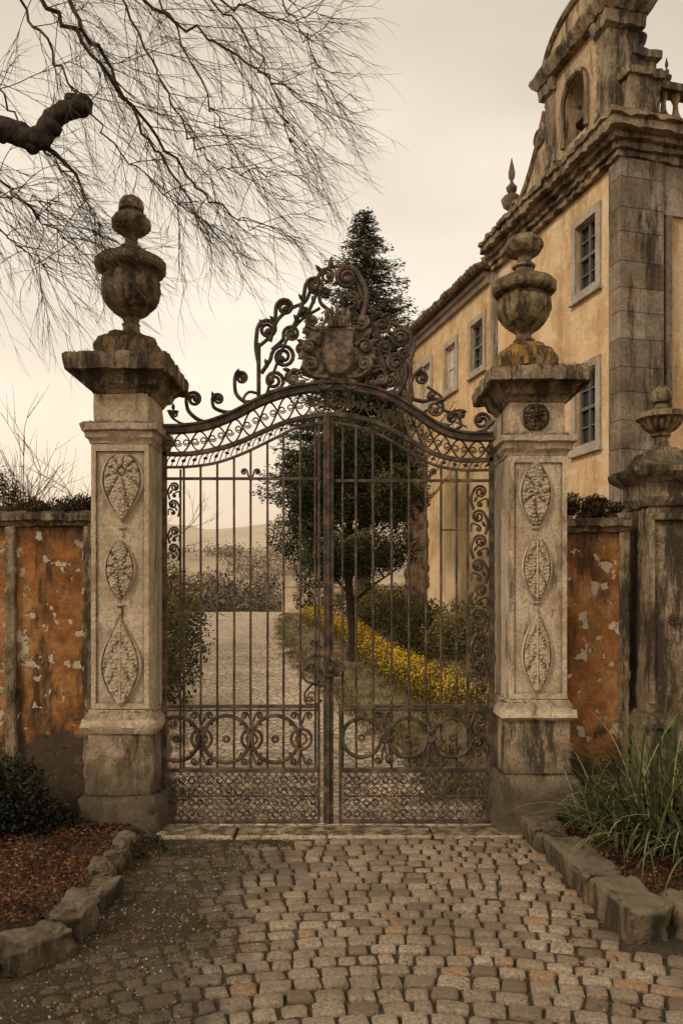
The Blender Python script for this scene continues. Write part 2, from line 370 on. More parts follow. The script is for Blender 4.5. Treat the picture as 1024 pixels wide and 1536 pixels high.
# ---------------------------------------------------------------- cobbles
b=B(); cxx,cyy=.35,.6
Rr=.5
def bandL(y): return -1.66 if y>5.2 else (-1.58 if y>4.9 else -1.58-(4.9-y)*1.25)
while Rr<7.4:
    w=.130+random.uniform(-.014,.016); n=int(2*math.pi*(Rr+w/2)/.150); off=random.random()
    a=0
    while a<n:
        wid=random.uniform(.72,1.28); a+=wid
        th=2*math.pi*(a-wid/2+off)/n
        rc=Rr+w/2+.012*math.sin(th*31+Rr*5); x=cxx+rc*math.cos(th); y=cyy+rc*math.sin(th)
        if y>7.02 or y<-1.5: continue
        if y>4.7 and x>1.68: continue
        if x<bandL(y)-.05: continue
        if abs(x)>3.8: continue
        q=(-.55-x)+.7*nz(x,y,3,1.3)+.35*nz(x,y,9,4)+max(0,(y-6.1))*.35
        sink=max(0,min(1,q*1.3))*.024+(random.random()**3)*.014
        hw=2*math.pi*rc/n*wid/2-.0065+random.uniform(-.006,.001); hr=w/2-.0065+random.uniform(-.006,.001)
        rot=th-math.pi/2+random.gauss(0,.055); c,s_=math.cos(rot),math.sin(rot)
        z0=.024-sink+random.uniform(-.005,.005)+.010*nz(x,y,0,1.5); tx=random.gauss(0,.028);ty=random.gauss(0,.028)
        cut=[random.uniform(.62,.90) for _ in range(8)]
        jit=[(random.uniform(-.006,.006),random.uniform(-.006,.006)) for _ in range(8)]
        vs=[]
        for (ins,dz) in ((0,-.05),(0,-.012),(.006,-.004),(.016,0),(.032,.003)):
            A=hw-ins;C=hr-ins
            pp=[(-A,-C*cut[0]),(-A*cut[1],-C),(A*cut[2],-C),(A,-C*cut[3]),(A,C*cut[4]),(A*cut[5],C),(-A*cut[6],C),(-A,C*cut[7])]
            for (u,v_),jj in zip(pp,jit):
                u+=jj[0]; v_+=jj[1]; vs.append((x+u*c-v_*s_,y+u*s_+v_*c,z0+dz+u*tx+v_*ty))
        fs=[(r*8+j,r*8+(j+1)%8,(r+1)*8+(j+1)%8,(r+1)*8+j) for r in range(4) for j in range(8)]+[tuple(32+j for j in range(8))]
        b.val=min(1,max(0,random.gauss(.55,.26))); b.add(vs,fs)
    Rr+=w
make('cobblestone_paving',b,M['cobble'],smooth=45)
b=B()
xx=-1.62
while xx<1.55:
    l=random.uniform(.5,.95); l=min(l,1.62-xx); b.rock((xx+l/2,7.17,.004),(l/2-.004,.15,.035),random.gauss(0,.006),.15,.010,30,10); xx+=l
make('threshold_stone',b,M['stone'],smooth=50)
C=[]
for i in range(11000):
    x=random.uniform(-1.75,1.7); y=random.uniform(3.4,7.05)
    if random.random()<(.95 if x<-.5 else .10): C.append((x,y,.012+random.random()*.010))
C=np.array(C); leafmesh('grit',C,rng.uniform(.006,.020,len(C)),M['l_grit'],rng.random(len(C)),aspect=.8)
C=[(random.uniform(-1.7,1.6),random.uniform(3.6,7.0)) for i in range(2600)]
C=np.array([(x,y,.02+random.random()*.012) for x,y in C if random.random()<(.7 if x<-.7 or x>1.35 else .06)]); leafmesh('leaf_litter',C,rng.uniform(.010,.036,len(C)),M['l_mulch'],rng.random(len(C)),aspect=.7,
   D=rng.normal(size=(len(C),3))*np.array([1,1,.2]),flat=.8)
# ---------------------------------------------------------------- pillars
def relief(b,cx,yf,ztop,zbot,wfun,dep=.055,nx=50,ny=110,style=0,seed=0):
    o=[];H=ztop-zbot;vals=[]
    for j in range(ny+1):
        t=j/ny; w=wfun(t); z=ztop-H*t
        for i in range(nx+1):
            u=-1+2*i/nx; x=cx+u*w
            e=max(0,1-abs(u)**4)**.5*min(1,(math.sin(math.pi*min(max(t,0),1))*5))
            X=u*w/.2; Z=(t-.5)*H/.2
            if style==0:
                pat=abs(math.sin(4.2*(abs(X)*1.3-Z*.7)))**.7
                pat=pat*.7+.3*abs(math.sin(9*X))
            elif style==1:
                rr=math.hypot(X,Z*.8); pat=abs(math.sin(3.5*math.atan2(Z,X)+1.2*rr))**.7*(.6+.4*abs(math.cos(rr*5)))
            else:
                rr=math.hypot(X,Z+.75); pat=abs(math.sin(4.5*math.atan2(Z+.75,X)))**.6 if rr>.28 else .9*abs(math.cos(rr*9))
            vn=noise.voronoi(Vector((x*30+seed,z*30,seed)))[0]
            pat=.66*pat+.46*min(1,(vn[1]-vn[0])*2.4)
            if abs(u)>.86 or t<.025 or t>.975: pat=.95
            elif abs(u)>.76: pat*=.35
            pat=max(pat,1.0*math.exp(-(u*w/.012)**2) if style==0 else 0)
            pat=min(1.1,pat)
            edge=(0<i<nx and 0<j<ny)
            o.append((x,yf-.004-dep*e*(.25+.6*pat) if edge else yf+.005,z)); vals.append(max(0,min(1,(pat-.15)*1.9)) if edge else .3)  # low carving gets a darker tone: occlusion shade and crevice dirt put into colour
    b.add(o,[(j*(nx+1)+i,(j+1)*(nx+1)+i,(j+1)*(nx+1)+i+1,j*(nx+1)+i+1) for j in range(ny) for i in range(nx)],vals)
oval=lambda W,p=1.0:(lambda t:W*(max(0.0,math.sin(math.pi*t)))**p+.002)
def drop(W):
    return lambda t: W*(math.sqrt(max(0,1-((t-.38)/.38)**2)) if t<.38 else (max(0,math.cos((t-.38)/.62*math.pi/2)))**1.2)+.002
def lozenge(W): return lambda t: W*((math.sin(math.pi/2*t/.55))**1.2 if t<.55 else (max(0,math.cos((t-.55)/.45*math.pi/2)))**1.0)+.002
def zf(py,s=167.): return CH+(900-py)/s
def pillar(cx,Z,rel,base_top):
    e=empty('gate_pillar'); cy=7.52; hx=.262; hy=.325
    b=B(); zt,z1,z2,z3,z4,z5,z6,z7,z8=Z
    b.sqcol([(z6+.0,hx,hy),(z5-.0,hx,hy)],cx,cy,amp=.005,seg=8,st=.05,chip=.012)
    yf=cy-hy
    for (x0,x1,a,c) in ((-hx+.004,-hx+.045,z6+.01,z5-.01),(hx-.045,hx-.004,z6+.01,z5-.01),(-hx+.0455,hx-.0455,z5-.07,z5-.01),(-hx+.0455,hx-.0455,z6+.01,z6+.06)):
        b.box(cx+x0,cx+x1,yf-.018,yf+.01,a,c)
    b.sqcol([(z4,hx-.012,hy-.012),(z2,hx-.012,hy-.012)],cx,cy,amp=.006,st=.05,chip=.012)
    make('shaft',b,M['stone'],e,40)
    b=B()
    b.sqcol([(z5-.003,hx+.01,hy+.01),(z5+.03,hx+.02,hy+.02),(z5+.05,hx+.045,hy+.045),(z5+.10,hx+.055,hy+.055),(z5+.115,hx+.085,hy+.085),(z4-.03,hx+.09,hy+.09),(z4-.01,hx+.06,hy+.06),(z4+.003,hx+.01,hy+.01)],cx,cy,amp=.009,seg=12,chip=.02)
    b.sqcol([(z6+.003,hx+.02,hy+.02),(z6-.05,hx+.045,hy+.045),(z6-.08,hx+.075,hy+.075),(z6-.15,hx+.085,hy+.085),(z7+.0,hx+.05,hy+.05)],cx,cy,amp=.010,seg=12,chip=.02)
    make('mouldings',b,M['stone'],e,40)
    b=B()
    b.sqcol([(z2-.003,hx+.0,hy+.0),(z2+.04,hx+.02,hy+.02),(z2+.06,hx+.06,hy+.06),(z2+.12,hx+.085,hy+.085),(z2+.17,hx+.14,hy+.14),(z1-.055,hx+.165,hy+.165),(z1-.05,hx+.19,hy+.19),(zt-.03,hx+.2,hy+.2),(zt,hx+.185,hy+.185),(zt+.02,hx+.05,hy+.05)],cx,cy,seg=22,amp=.02,bev=.02,chip=.03)
    make('capital',b,M['stone_cap'],e,40)
    b=B()
    b.sqcol([(z7+.003,hx+.035,hy+.035),(z8,hx+.04,hy+.04)],cx,cy,amp=.014,bev=.02,seg=10,st=.05,chip=.03)
    b.sqcol([(z8-.003,hx+.07,hy+.07),(z8-.04,hx+.095,hy+.095),(.0-.05,hx+.11,hy+.11)],cx,cy,amp=.026,bev=.03,seg=10,st=.05,chip=.04)
    make('pedestal',b,M['stone_base'],e,40)
    b=B(); yf=cy-hy
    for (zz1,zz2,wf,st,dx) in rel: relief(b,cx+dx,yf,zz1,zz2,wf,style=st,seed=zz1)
    b.val=.8
    for i in range(len(rel)-1):
        za=rel[i][1]; zb=rel[i+1][0]; m=(za+zb)/2
        for dx in (-.02,.02): b.rock((cx+rel[i][4]+dx,yf-.008,m+.03),(.022,.018,.014),dx*20,.8,.004,12,8)
        b.rock((cx+rel[i][4],yf-.012,m+.03),(.012,.02,.018),0,.8,.004,12,8); b.rock((cx+rel[i][4],yf-.008,m-.03),(.014,.014,.03),0,.8,.004,12,8)
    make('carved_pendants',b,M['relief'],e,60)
    # moss clumps on the ledges
    P=[]
    for (zz,ex) in ((zt+.01,.17),(z4-.01,.07),(z6-.02,.05),(z8-.0,.08)):
        for i in range(26 if ex>.1 else 9):
            sd_=random.random()
            if sd_<.6: x=cx+random.uniform(-1,1)*(hx+ex); y=cy-(hy+ex*random.uniform(.5,.95))
            else: x=cx+(hx+ex*random.uniform(.5,.95))*(1 if cx<0 else -1); y=cy+random.uniform(-1,1)*hy
            for q in range(22): P.append((x+random.gauss(0,.022),y+random.gauss(0,.018),zz+abs(random.gauss(0,.008))))
    leafmesh('ledge_moss',P,.014,M['l_ivy'],rng.random(len(P)),e,aspect=.6)
    return e
z=zf
PL=pillar(-1.985,(z(535),z(552),z(588),0,z(632),z(665),z(1065),z(1100),z(1192)),
  [(z(680),z(785),drop(.20),2,.02),(z(808),z(900),oval(.145,.8),1,-.0),(z(925),z(1062),lozenge(.195),0,.005)],0)
PR=pillar(1.762,(z(556),z(568),z(602),0,z(650),z(682),z(1050),z(1080),z(1160)),
  [(z(690),z(792),oval(.155,.8),1,-.02),(z(801),z(903),oval(.14,.8),0,-.01),(z(914),z(1042),lozenge(.145),0,-.01)],0)
b=B(); relief(b,1.74,7.52-.313,z(605),z(646),oval(.13,.4),.07,style=1); make('rosette',b,M['stone_cap'],PR,60)
def urnz(py): return CH+(900-py)/160.
def urn(parent_name,px,prof,blk,fl):
    e=empty(parent_name); cx=(px-512)/160; cy=7.52
    b=B()
    pts=[(urnz(y),w/160) for y,w in prof]
    out=[]
    for i in range(len(pts)-1):
        for q in range(3):
            f=q/3; out.append((pts[i][0]+(pts[i+1][0]-pts[i][0])*f,pts[i][1]+(pts[i+1][1]-pts[i][1])*f))
    out.append(pts[-1])
    b.lathe(out,cx,cy,80,.014,.07,(urnz(fl[1]),urnz(fl[0])),8)
    make('vase',b,M['urn'],e,38)
    b=B(); t,bo,hw=blk
    b.sqcol([(urnz(bo)-.02,hw+.02,hw+.02),(urnz(bo)+.05,hw+.01,hw+.01),(urnz(t)-.03,hw-.02,hw-.02),(urnz(t),hw-.06,hw-.06)],cx,cy,amp=.035,bev=.03,seg=12,st=.03)
    b.rock((cx,cy,urnz(t)),(hw*.7,hw*.7,.06),0,.5,.03)
    make('urn_plinth',b,M['plinth'],e,38); return e
profL=[(292,1),(293,7),(297,13),(303,17),(309,19),(315,19),(317,15),(319,15),(321,20),(325,25),(332,29),(340,28),(346,23),(350,16),(353,11),(360,9),(367,10),(369,15),(372,18),(376,19),(378,25),(384,34),(388,42),(391,49),(395,52),(403,52),(407,49),(409,38),(412,36),(416,40),(424,43),(438,44),(450,41),(461,34),(469,25),(474,17),(477,12),(484,10),(487,14),(490,12),(496,13),(501,17),(507,23),(510,27),(514,27)]
urn('stone_urn',196,profL,(513,540,.27),(414,470))
profR=[(351,1),(352,10),(355,18),(358,20),(360,25),(366,28),(374,27),(380,22),(384,15),(387,11),(395,10),(397,16),(401,17),(404,13),(407,14),(411,20),(416,30),(420,38),(424,45),(428,47),(436,47),(440,44),(443,34),(446,35),(452,40),(464,41),(475,38),(485,31),(492,22),(497,15),(501,11),(508,12),(511,16),(514,14),(518,18),(524,24),(530,27)]
urn('stone_urn',786,profR,(527,556,.25),(446,492))
# ---------------------------------------------------------------- garden walls
def wallrun(x0,x1,zt,y=7.75,pan=[]):
    e=empty('boundary_wall')
    b=B(); n=int((x1-x0)/.06)+1; m=46; th=.16
    vs=[]
    for j in range(m+1):
        for i in range(n+1):
            x=x0+(x1-x0)*i/n; zz=-.1+(zt+.1)*j/m; vs.append((x,y-th+.018*nz(x,0,zz,2)+.010*nz(x,3,zz,9),zz))
    fs=[(j*(n+1)+i,j*(n+1)+i+1,(j+1)*(n+1)+i+1,(j+1)*(n+1)+i) for j in range(m) for i in range(n)]
    b.add(vs,fs); b.box(x0,x1,y-th+.05,y+th,-.1,zt-.004)
    make('wall_body',b,M['plaster'],e,60)
    b=B(); cx=(x0+x1)/2; hx=(x1-x0)/2
    b.sqcol([(zt-.002,hx-.003,th+.03),(zt+.04,hx-.003,th+.05),(zt+.05,hx-.003,th+.09),(zt+.11,hx-.003,th+.10),(zt+.14,hx-.003,th+.04)],cx,y,seg=60,amp=.035)
    make('coping',b,M['stone_cap'],e,40)
    b=B()
    for p in pan: b.sqcol([(-.1,p[1],.04),(zt-.006,p[1],.04)],p[0],y-th-.012,amp=.018,st=.06)
    if pan: make('pilaster_strips',b,M['stone_cap'],e,40)
    return e
wallrun(-6.5,-2.26,2.80,pan=[(-3.12,.05),(-2.36,.07),(-4.4,.06)])
wallrun(2.04,2.72,2.74,pan=[(2.67,.045)])
wallrun(3.42,7.5,2.74)
e=empty('wall_pier'); px_,py_=3.06,7.62
b=B()
b.sqcol([(-.1,.33,.33),(.9,.31,.31),(.93,.34,.34),(1.02,.35,.35),(1.07,.29,.29)],px_,py_,amp=.022,bev=.02,seg=10,st=.06,chip=.03)
b.sqcol([(1.05,.25,.25),(3.0,.24,.24)],px_,py_,amp=.014,bev=.015,seg=8,st=.06,chip=.02)
b.box(px_-.235,px_-.185,py_-.275,py_-.24,1.15,2.9); b.box(px_+.185,px_+.235,py_-.275,py_-.24,1.15,2.9); b.box(px_-.184,px_+.184,py_-.275,py_-.24,2.84,2.9)
b.sqcol([(2.97,.26,.26),(3.05,.30,.30),(3.1,.28,.28),(3.18,.29,.29),(3.22,.34,.34),(3.27,.40,.40),(3.32,.41,.41),(3.36,.3,.3),(3.45,.22,.22),(3.5,.2,.2)],px_,py_,amp=.024,bev=.02,seg=12,chip=.03)
make('pier_body',b,M['stone_cap'],e,40)
b=B(); q=[(3.46,.16),(3.50,.17),(3.53,.16),(3.54,.10),(3.58,.065),(3.64,.065),(3.66,.09),(3.68,.08),(3.72,.14),(3.78,.19),(3.81,.20),(3.82,.235),(3.87,.235),(3.88,.19),(3.90,.12),(3.93,.06),(3.97,.05),(3.98,.08),(4.01,.095),(4.06,.10),(4.10,.085),(4.13,.05),(4.15,.01)]
qq=[]
for i in range(len(q)-1):
    for k in range(3): f=k/3; qq.append((q[i][0]+(q[i+1][0]-q[i][0])*f,q[i][1]+(q[i+1][1]-q[i][1])*f))
b.lathe(qq,px_-.02,py_,64,.008,.25,(3.69,3.81),9); make('pier_urn',b,M['urn'],e,38)
b=B(); relief(b,px_,py_-.245,1.98,1.86,oval(.06,.5),.04,16,16,1); make('pier_boss',b,M['stone_cap'],e,60)
# ---------------------------------------------------------------- iron gate
def G(px,py,dy=0.): return ((px-512)/160.,7.5+dy,CH+(900-py)/160.)
def cr(pts,k=8):
    P=[np.array(p,float) for p in pts]; P=[2*P[0]-P[1]]+P+[2*P[-1]-P[-2]]; out=[]
    for i in range(1,len(P)-2):
        for q in range(k):
            t=q/k; a,b_,c,d=P[i-1],P[i],P[i+1],P[i+2]
            out.append(.5*((2*b_)+(-a+c)*t+(2*a-5*b_+4*c-d)*t*t+(-a+3*b_-3*c+d)*t**3))
    out.append(P[-2]); return out
gate=empty('iron_gate')
bf=B(); bs=B(); bl_=B(); bd=B(); bcs=B()
def gt(b,pts,r,n=6,dy=0.,k=6,r1=None):
    pp=cr(pts,k) if k>1 and len(pts)>2 else pts
    b.tube([G(p[0],p[1],dy) for p in pp],r/160.,n,None if r1 is None else r1/160.)
def leafp(x,y,L,ang,w=.4,dy=-.015,bb=None):
    c,s_=math.cos(ang),math.sin(ang); vs=[]
    for (u,v_,o) in ((-.5,0,0),(-.15,w*.5,-.006),(.2,w*.42,-.004),(.5,0,-.02),(.2,-w*.42,-.004),(-.15,-w*.5,-.006),(0,0,-.022)):
        X=x+(u*c-v_*s_)*L; Y=y+(u*s_+v_*c)*L; vs.append(G(X,Y,dy+o))
    vs2=[(p[0],p[1]+.02,p[2]) for p in vs[:6]]
    (bb or bd).add(vs+vs2,[(0,1,6),(1,2,6),(2,3,6),(3,4,6),(4,5,6),(5,0,6),(12,11,10,9,8,7)]+[(i,(i+1)%6,7+(i+1)%6,7+i) for i in range(6)])
def scroll(via,c,r,turns=1.4,s=1,th=2.6,dy=0.,leaf=True,n=6,bb=None):
    bb=bb or bs
    via=[np.array(v,float) for v in via]; c=np.array(c,float)
    d=via[-1]-c; D=max(np.hypot(*d),r*1.02); a0=math.atan2(d[1],d[0])+s*math.acos(min(1,r/D))
    sp=[]
    k=int(turns*14)
    for i in range(k+1):
        f=i/k; a=a0+s*2*math.pi*turns*f; rr=r*(1-.72*f); sp.append(c+rr*np.array([math.cos(a),math.sin(a)]))
    pre=cr(via+[sp[0],sp[1]],5)[:-5] if len(via)>=1 else []
    pp=pre+sp
    bb.tube([G(p[0],p[1],dy) for p in pp],th/160,n,th*.75/160)
    e_=sp[-1]; bb.rock(G(e_[0],e_[1],dy),(th*1.6/160,)*3,0,1,0,8,6)
    if leaf:
        leafp(sp[2][0],sp[2][1],r*1.1+4,a0+s*1.9+random.uniform(-.4,.4),.42)
top=[(246,646),(275,645),(310,640),(350,625),(395,602),(440,588),(490,582),(540,585),(585,598),(625,622),(660,645),(695,656),(738,657)]
mid=[(246,681),(280,681),(315,676),(355,665),(400,645),(440,630),(490,622),(540,627),(580,641),(620,664),(655,682),(690,690),(738,690)]
low=[(246,701),(285,700),(325,694),(365,680),(405,661),(445,642),(490,634),(535,640),(575,655),(615,679),(650,697),(690,705),(738,705)]
def interp(c,x):
    for a,b_ in zip(c[:-1],c[1:]):
        if a[0]<=x<=b_[0]:
            t=(x-a[0])/(b_[0]-a[0]); return a[1]+(b_[1]-a[1])*t
    return c[0][1] if x<c[0][0] else c[-1][1]
topc=[tuple(p) for p in cr(top,8)]; midc=[tuple(p) for p in cr(mid,8)]; lowc=[tuple(p) for p in cr(low,8)]
bf.sweep([G(*p) for p in topc],.10,9/160); bf.sweep([G(p[0],p[1]-6,0) for p in topc],.15,3.2/160)
bf.sweep([G(*p) for p in midc],.06,6/160); bf.sweep([G(*p) for p in lowc],.035,3.5/160)
for ph in (0,math.pi):
    pts=[]
    for i in range(245):
        x=248+i*2; a=interp(topc,x)+5; c=interp(midc,x)-3; pts.append((x,(a+c)/2+(c-a)/2*math.sin(x/26.*math.pi+ph)))
    bl_.tube([G(*p) for p in pts],1.4/160,4)
for i in range(38):
    x=254+i*13; a=interp(topc,x)+6; c=interp(midc,x)-4; m=(a+c)/2; rr=min(6,(c-a)/4)
    bl_.tube([G(x+rr*(1-.05*t)*math.cos(t*.7),m+rr*(1-.05*t)*math.sin(t*.7)) for t in range(14)],1.1/160,4)
for i in range(60):
    x=252+i*8.1; a=interp(midc,x)+3; c=interp(lowc,x)-2
    bl_.tube([G(x-3,c),G(x,(a+c)/2-2),G(x+4,a)],1.0/160,4)
    if i%2: leafp(x,(a+c)/2,8,random.uniform(-1,1),.55)
def bar(x,y0,y1,r=1.9,n=6): bf.tube([G(x,y0),G(x+random.uniform(-.6,.6),(y0+y1)/2,random.uniform(-.004,.004)),G(x,y1)],r/160,n)
def flat(x0,x1,y0,y1,d=.03): bf.box((x0-512)/160,(x1-512)/160,7.5-d,7.5+d,CH+(900-y1)/160,CH+(900-y0)/160)
for x in (276,301,326,351,376,401,425,450,473): bar(x,interp(lowc,x),1152)
for x in (534,559,587,613,638,661,684): bar(x,interp(lowc,x),1152)
bar(514,640,1152,1.6)
flat(485,500,626,1236,.035); flat(476,480,640,1236,.02); flat(508,513,1055,1236,.02)
bf.tube([G(492.5,626,-.04),G(492.5,1236,-.04)],3/160,8)
flat(244,250,650,1246,.03); flat(733,740,655,1232,.03); flat(699,703,704,1152,.015)
bar(271,704,1152,1.8)
flat(248,478,716,720,.012); flat(502,735,719,723,.012)
for (x0,x1) in ((250,476),(513,733)):
    flat(x0,x1,1057,1062,.03); flat(x0,x1,1064.5,1066.5,.025); flat(x0,x1,1152,1158,.03); flat(x0,x1,1230,1237,.035)
flat(663,690,794,796,.01)
def ring(cx,cy,r,th=2.4,b=bs,dy=-.02,n=6,ex=1.0):
    b.tube([G(cx+r*math.cos(t*math.pi/16),cy+r*ex*math.sin(t*math.pi/16),dy) for t in range(33)],th/160,n)
for c in ((266,1108,33),(340,1108,35),(413,1108,35)): 
    ring(*c,th=3.0); ring(c[0],c[1],4,2.2)
    for k in range(4):
        a=math.pi/4+k*math.pi/2; leafp(c[0]+c[2]*.93*math.cos(a),c[1]+c[2]*.93*math.sin(a),9,a,.5)
for x in (303,378,452):
    ring(x,1108,15,2.3); ring(x,1108,8,1.8); leafp(x,1092,12,math.pi/2,.5); leafp(x,1124,12,math.pi/2,.5)
    scroll([(x,1130),(x-4,1140)],(x-11,1142),6,1.1,1,1.8,leaf=False); scroll([(x,1130),(x+4,1140)],(x+11,1142),6,1.1,-1,1.8,leaf=False)
    scroll([(x,1086),(x-4,1076)],(x-11,1074),6,1.1,-1,1.8,leaf=False); scroll([(x,1086),(x+4,1076)],(x+11,1074),6,1.1,1,1.8,leaf=False)
for c in ((542,1106,29),(611,1106,29),(678,1106,29)): 
    ring(*c,th=3.0); ring(c[0],c[1],4,2.0)
for x in (576,645,712):
    leafp(x,1106,24,0,.5); leafp(x,1106,24,math.pi/2,.5); ring(x,1106,6,2.2,dy=-.03)
    for sx in (-1,1):
        scroll([(x,1094),(x+sx*3,1080)],(x+sx*9,1074),6,1.1,sx,1.8,leaf=False); scroll([(x,1118),(x+sx*3,1132)],(x+sx*9,1140),6,1.1,-sx,1.8,leaf=False)
for (x0,x1) in ((252,476),(514,732)):
    y0,y1=1159,1230; st=11
    k=x0-(y1-y0)
    while k<x1:
        for sg in (1,-1):
            a=(k,y0) if sg==1 else (k,y1); c=(k+(y1-y0),y1) if sg==1 else (k+(y1-y0),y0)
            t0=max(0,(x0-a[0])/(c[0]-a[0])); t1=min(1,(x1-a[0])/(c[0]-a[0]))
            if t1>t0+.02: bl_.tube([G(a[0]+(c[0]-a[0])*t0,a[1]+(c[1]-a[1])*t0,sg*.004),G(a[0]+(c[0]-a[0])*t1,a[1]+(c[1]-a[1])*t1,sg*.004)],.75/160,4)
        k+=st
    x=x0+7
    while x<x1-4:
        for yy in (1170,1186,1203,1220):
            t0=random.random()*6; r_=random.uniform(5,7.5)
            bl_.tube([G(x+r_*(1-.05*t)*math.cos(t0+t*.6),yy+r_*(1-.05*t)*math.sin(t0+t*.6),-.008) for t in range(12)],1.2/160,4)
        x+=14
    flat(x0,x1,1193,1195,.012)
def sidepanel(xa,xb,y0,y1,step,th):
    y=y0; s=1; w=xb-xa; m=(xa+xb)/2
    while y<y1-step*.6:
        r=w*.34
        scroll([(m-s*w*.30,y+step*1.05),(m-s*w*.44,y+step*.60)],(m+s*w*.05,y+r+2),r,1.5,s,th,leaf=False)
        scroll([(m+s*w*.42,y+step*.95),(m+s*w*.38,y+step*.6)],(m+s*w*.05,y+step*.82),r*.45,1.2,-s,th*.7,leaf=False)
        leafp(m-s*w*.2,y+step*.62,w*.4,1.57+s*.5,.4)
        y+=step; s=-s
sidepanel(704,733,726,1055,37,2.4); sidepanel(704,733,1064,1150,37,2.4)
sidepanel(251,271,722,775,26,1.8); sidepanel(251,271,788,830,26,1.8)
scroll([(251,900),(258,880)],(262,868),7,1.3,1,1.8,leaf=False); scroll([(271,1050),(264,1020)],(260,1008),7,1.3,-1,1.8,leaf=False)
for x in (376,640):
    for sx in (-1,1): scroll([(x,722),(x+sx*4,712)],(x+sx*10,708),5,1.2,sx,1.6,leaf=False)
bf.box((484-512)/160,(516-512)/160,7.42,7.46,CH+(900-1014)/160,CH+(900-992)/160)
bf.tube([G(496,985,-.09),G(516,1000,-.10),G(510,1012,-.10)],3/160,8); bf.rock(G(496,1003,-.09),(.03,.03,.035),0,.8,0,12,8)
ring(468,1010,14,1.8); scroll([(483,985),(462,985)],(464,1000),9,1.2,-1,1.6,leaf=False); scroll([(483,1030),(470,1026)],(466,1044),10,1.4,-1,2.0,leaf=False); scroll([(483,1050),(474,1056)],(462,1050),6,1.2,1,1.6,leaf=False)
scroll([(483,970),(474,975)],(470,965),6,1.2,-1,1.6,leaf=False)
# overthrow crest
scroll([(356,622),(330,633),(303,632),(284,618)],(291,599),12,1.5,1,3.4)
scroll([(356,618),(338,618),(322,612)],(327,599),9,1.4,1,3.0)
scroll([(386,606),(368,603),(354,590)],(362,567),10,1.5,1,3.2)
scroll([(386,590),(374,588),(366,596)],(372,604),5,1.2,-1,2.2,leaf=False)
scroll([(300,636),(275,636)],(262,622),6,1.3,1,2.0)
for k in range(4): leafp(260+4*math.cos(k*1.6),618+7*math.sin(k*1.6),11,k*1.6,.45)
gt(bf,[(388,604),(388,560),(388,515)],3.2,8,k=1)
gt(bf,[(615,610),(615,560),(615,500)],3.2,8,k=1)
gt(bf,[(388,520),(404,505),(418,478),(438,462),(458,452),(470,425),(488,404),(508,400),(525,408),(537,428),(546,452),(565,470),(588,485),(608,494),(615,506)],2.8,8)
gt(bf,[(398,598),(410,560),(430,510),(452,480),(480,462)],2.6,6); gt(bf,[(606,600),(596,560),(576,515),(556,488),(530,468)],2.6,6)
Cz=dict(leaf=False)
scroll([(388,545),(384,520)],(401,494),15,1.7,1,3.6,**Cz); scroll([(405,512),(412,485)],(427,461),13,1.7,1,3.5,**Cz)
scroll([(440,490),(452,462)],(472,430),14,1.7,1,3.6,**Cz); scroll([(462,470),(474,440)],(490,414),12,1.5,1,3.2,**Cz)
scroll([(545,475),(549,440)],(520,418),17,1.8,-1,4.4,dy=-.02,**Cz); scroll([(615,540),(620,520)],(600,507),15,1.7,-1,3.8,**Cz)
scroll([(392,600),(402,590)],(411,571),15,1.7,-1,3.4,**Cz); scroll([(392,560),(405,540)],(425,535),18,1.8,1,3.6,**Cz)
scroll([(408,525),(424,510)],(437,501),12,1.6,1,3.1,**Cz); scroll([(430,588),(440,582)],(436,566),10,1.5,-1,3.0,**Cz)
scroll([(558,478),(568,470)],(573,488),12,1.6,1,3.4,**Cz); scroll([(596,592),(608,568)],(593,545),15,1.7,-1,3.8,**Cz)
scroll([(575,590),(590,586)],(585,572),10,1.5,-1,3.0,**Cz); scroll([(612,600),(607,580)],(606,530),8,1.4,1,2.6,**Cz)
scroll([(500,470),(482,456)],(487,440),9,1.5,1,3.0,**Cz); scroll([(508,470),(530,460)],(528,446),9,1.5,-1,3.2,**Cz)
scroll([(556,500),(548,486)],(552,470),9,1.4,1,3.0,**Cz); scroll([(455,500),(462,484)],(456,470),9,1.4,-1,3.0,**Cz)
scroll([(580,560),(572,540)],(577,522),10,1.5,1,3.4,**Cz); scroll([(570,588),(566,572)],(566,556),8,1.5,-1,3.0,**Cz)
scroll([(448,560),(456,545)],(452,524),9,1.5,-1,3.0,**Cz)
scroll([(618,596),(616,575)],(631,567),11,1.5,1,3.2); scroll([(618,598),(634,602)],(652,612),14,1.5,1,3.2)
scroll([(640,580),(662,596)],(648,592),7,1.2,1,2.2)
scroll([(648,630),(668,646),(690,640)],(678,627),9,1.4,-1,2.8); scroll([(684,648),(705,652)],(722,632),14,1.6,-1,3.4)
scroll([(660,610),(672,618)],(690,622),7,1.3,1,2.2)
for (x,y,L,a) in ((496,396,20,-1.5),(478,404,15,-2.3),(516,400,16,-.7),(453,448,16,-2.4),(550,444,18,-.6),(577,474,17,-.4),(410,480,15,-2.4),(392,486,14,-2),(610,490,14,-1),
   (420,590,18,.3),(400,545,15,1.2),(445,478,16,.8),(470,450,14,1.2),(540,455,16,2),(565,505,18,.9),(600,575,18,1.3),(590,592,16,.2),(462,500,16,1.4),(585,500,15,.6),(430,555,14,.2),(512,445,18,1.57)):
    leafp(x,y,L,a,.42,-.012)
bc=B()
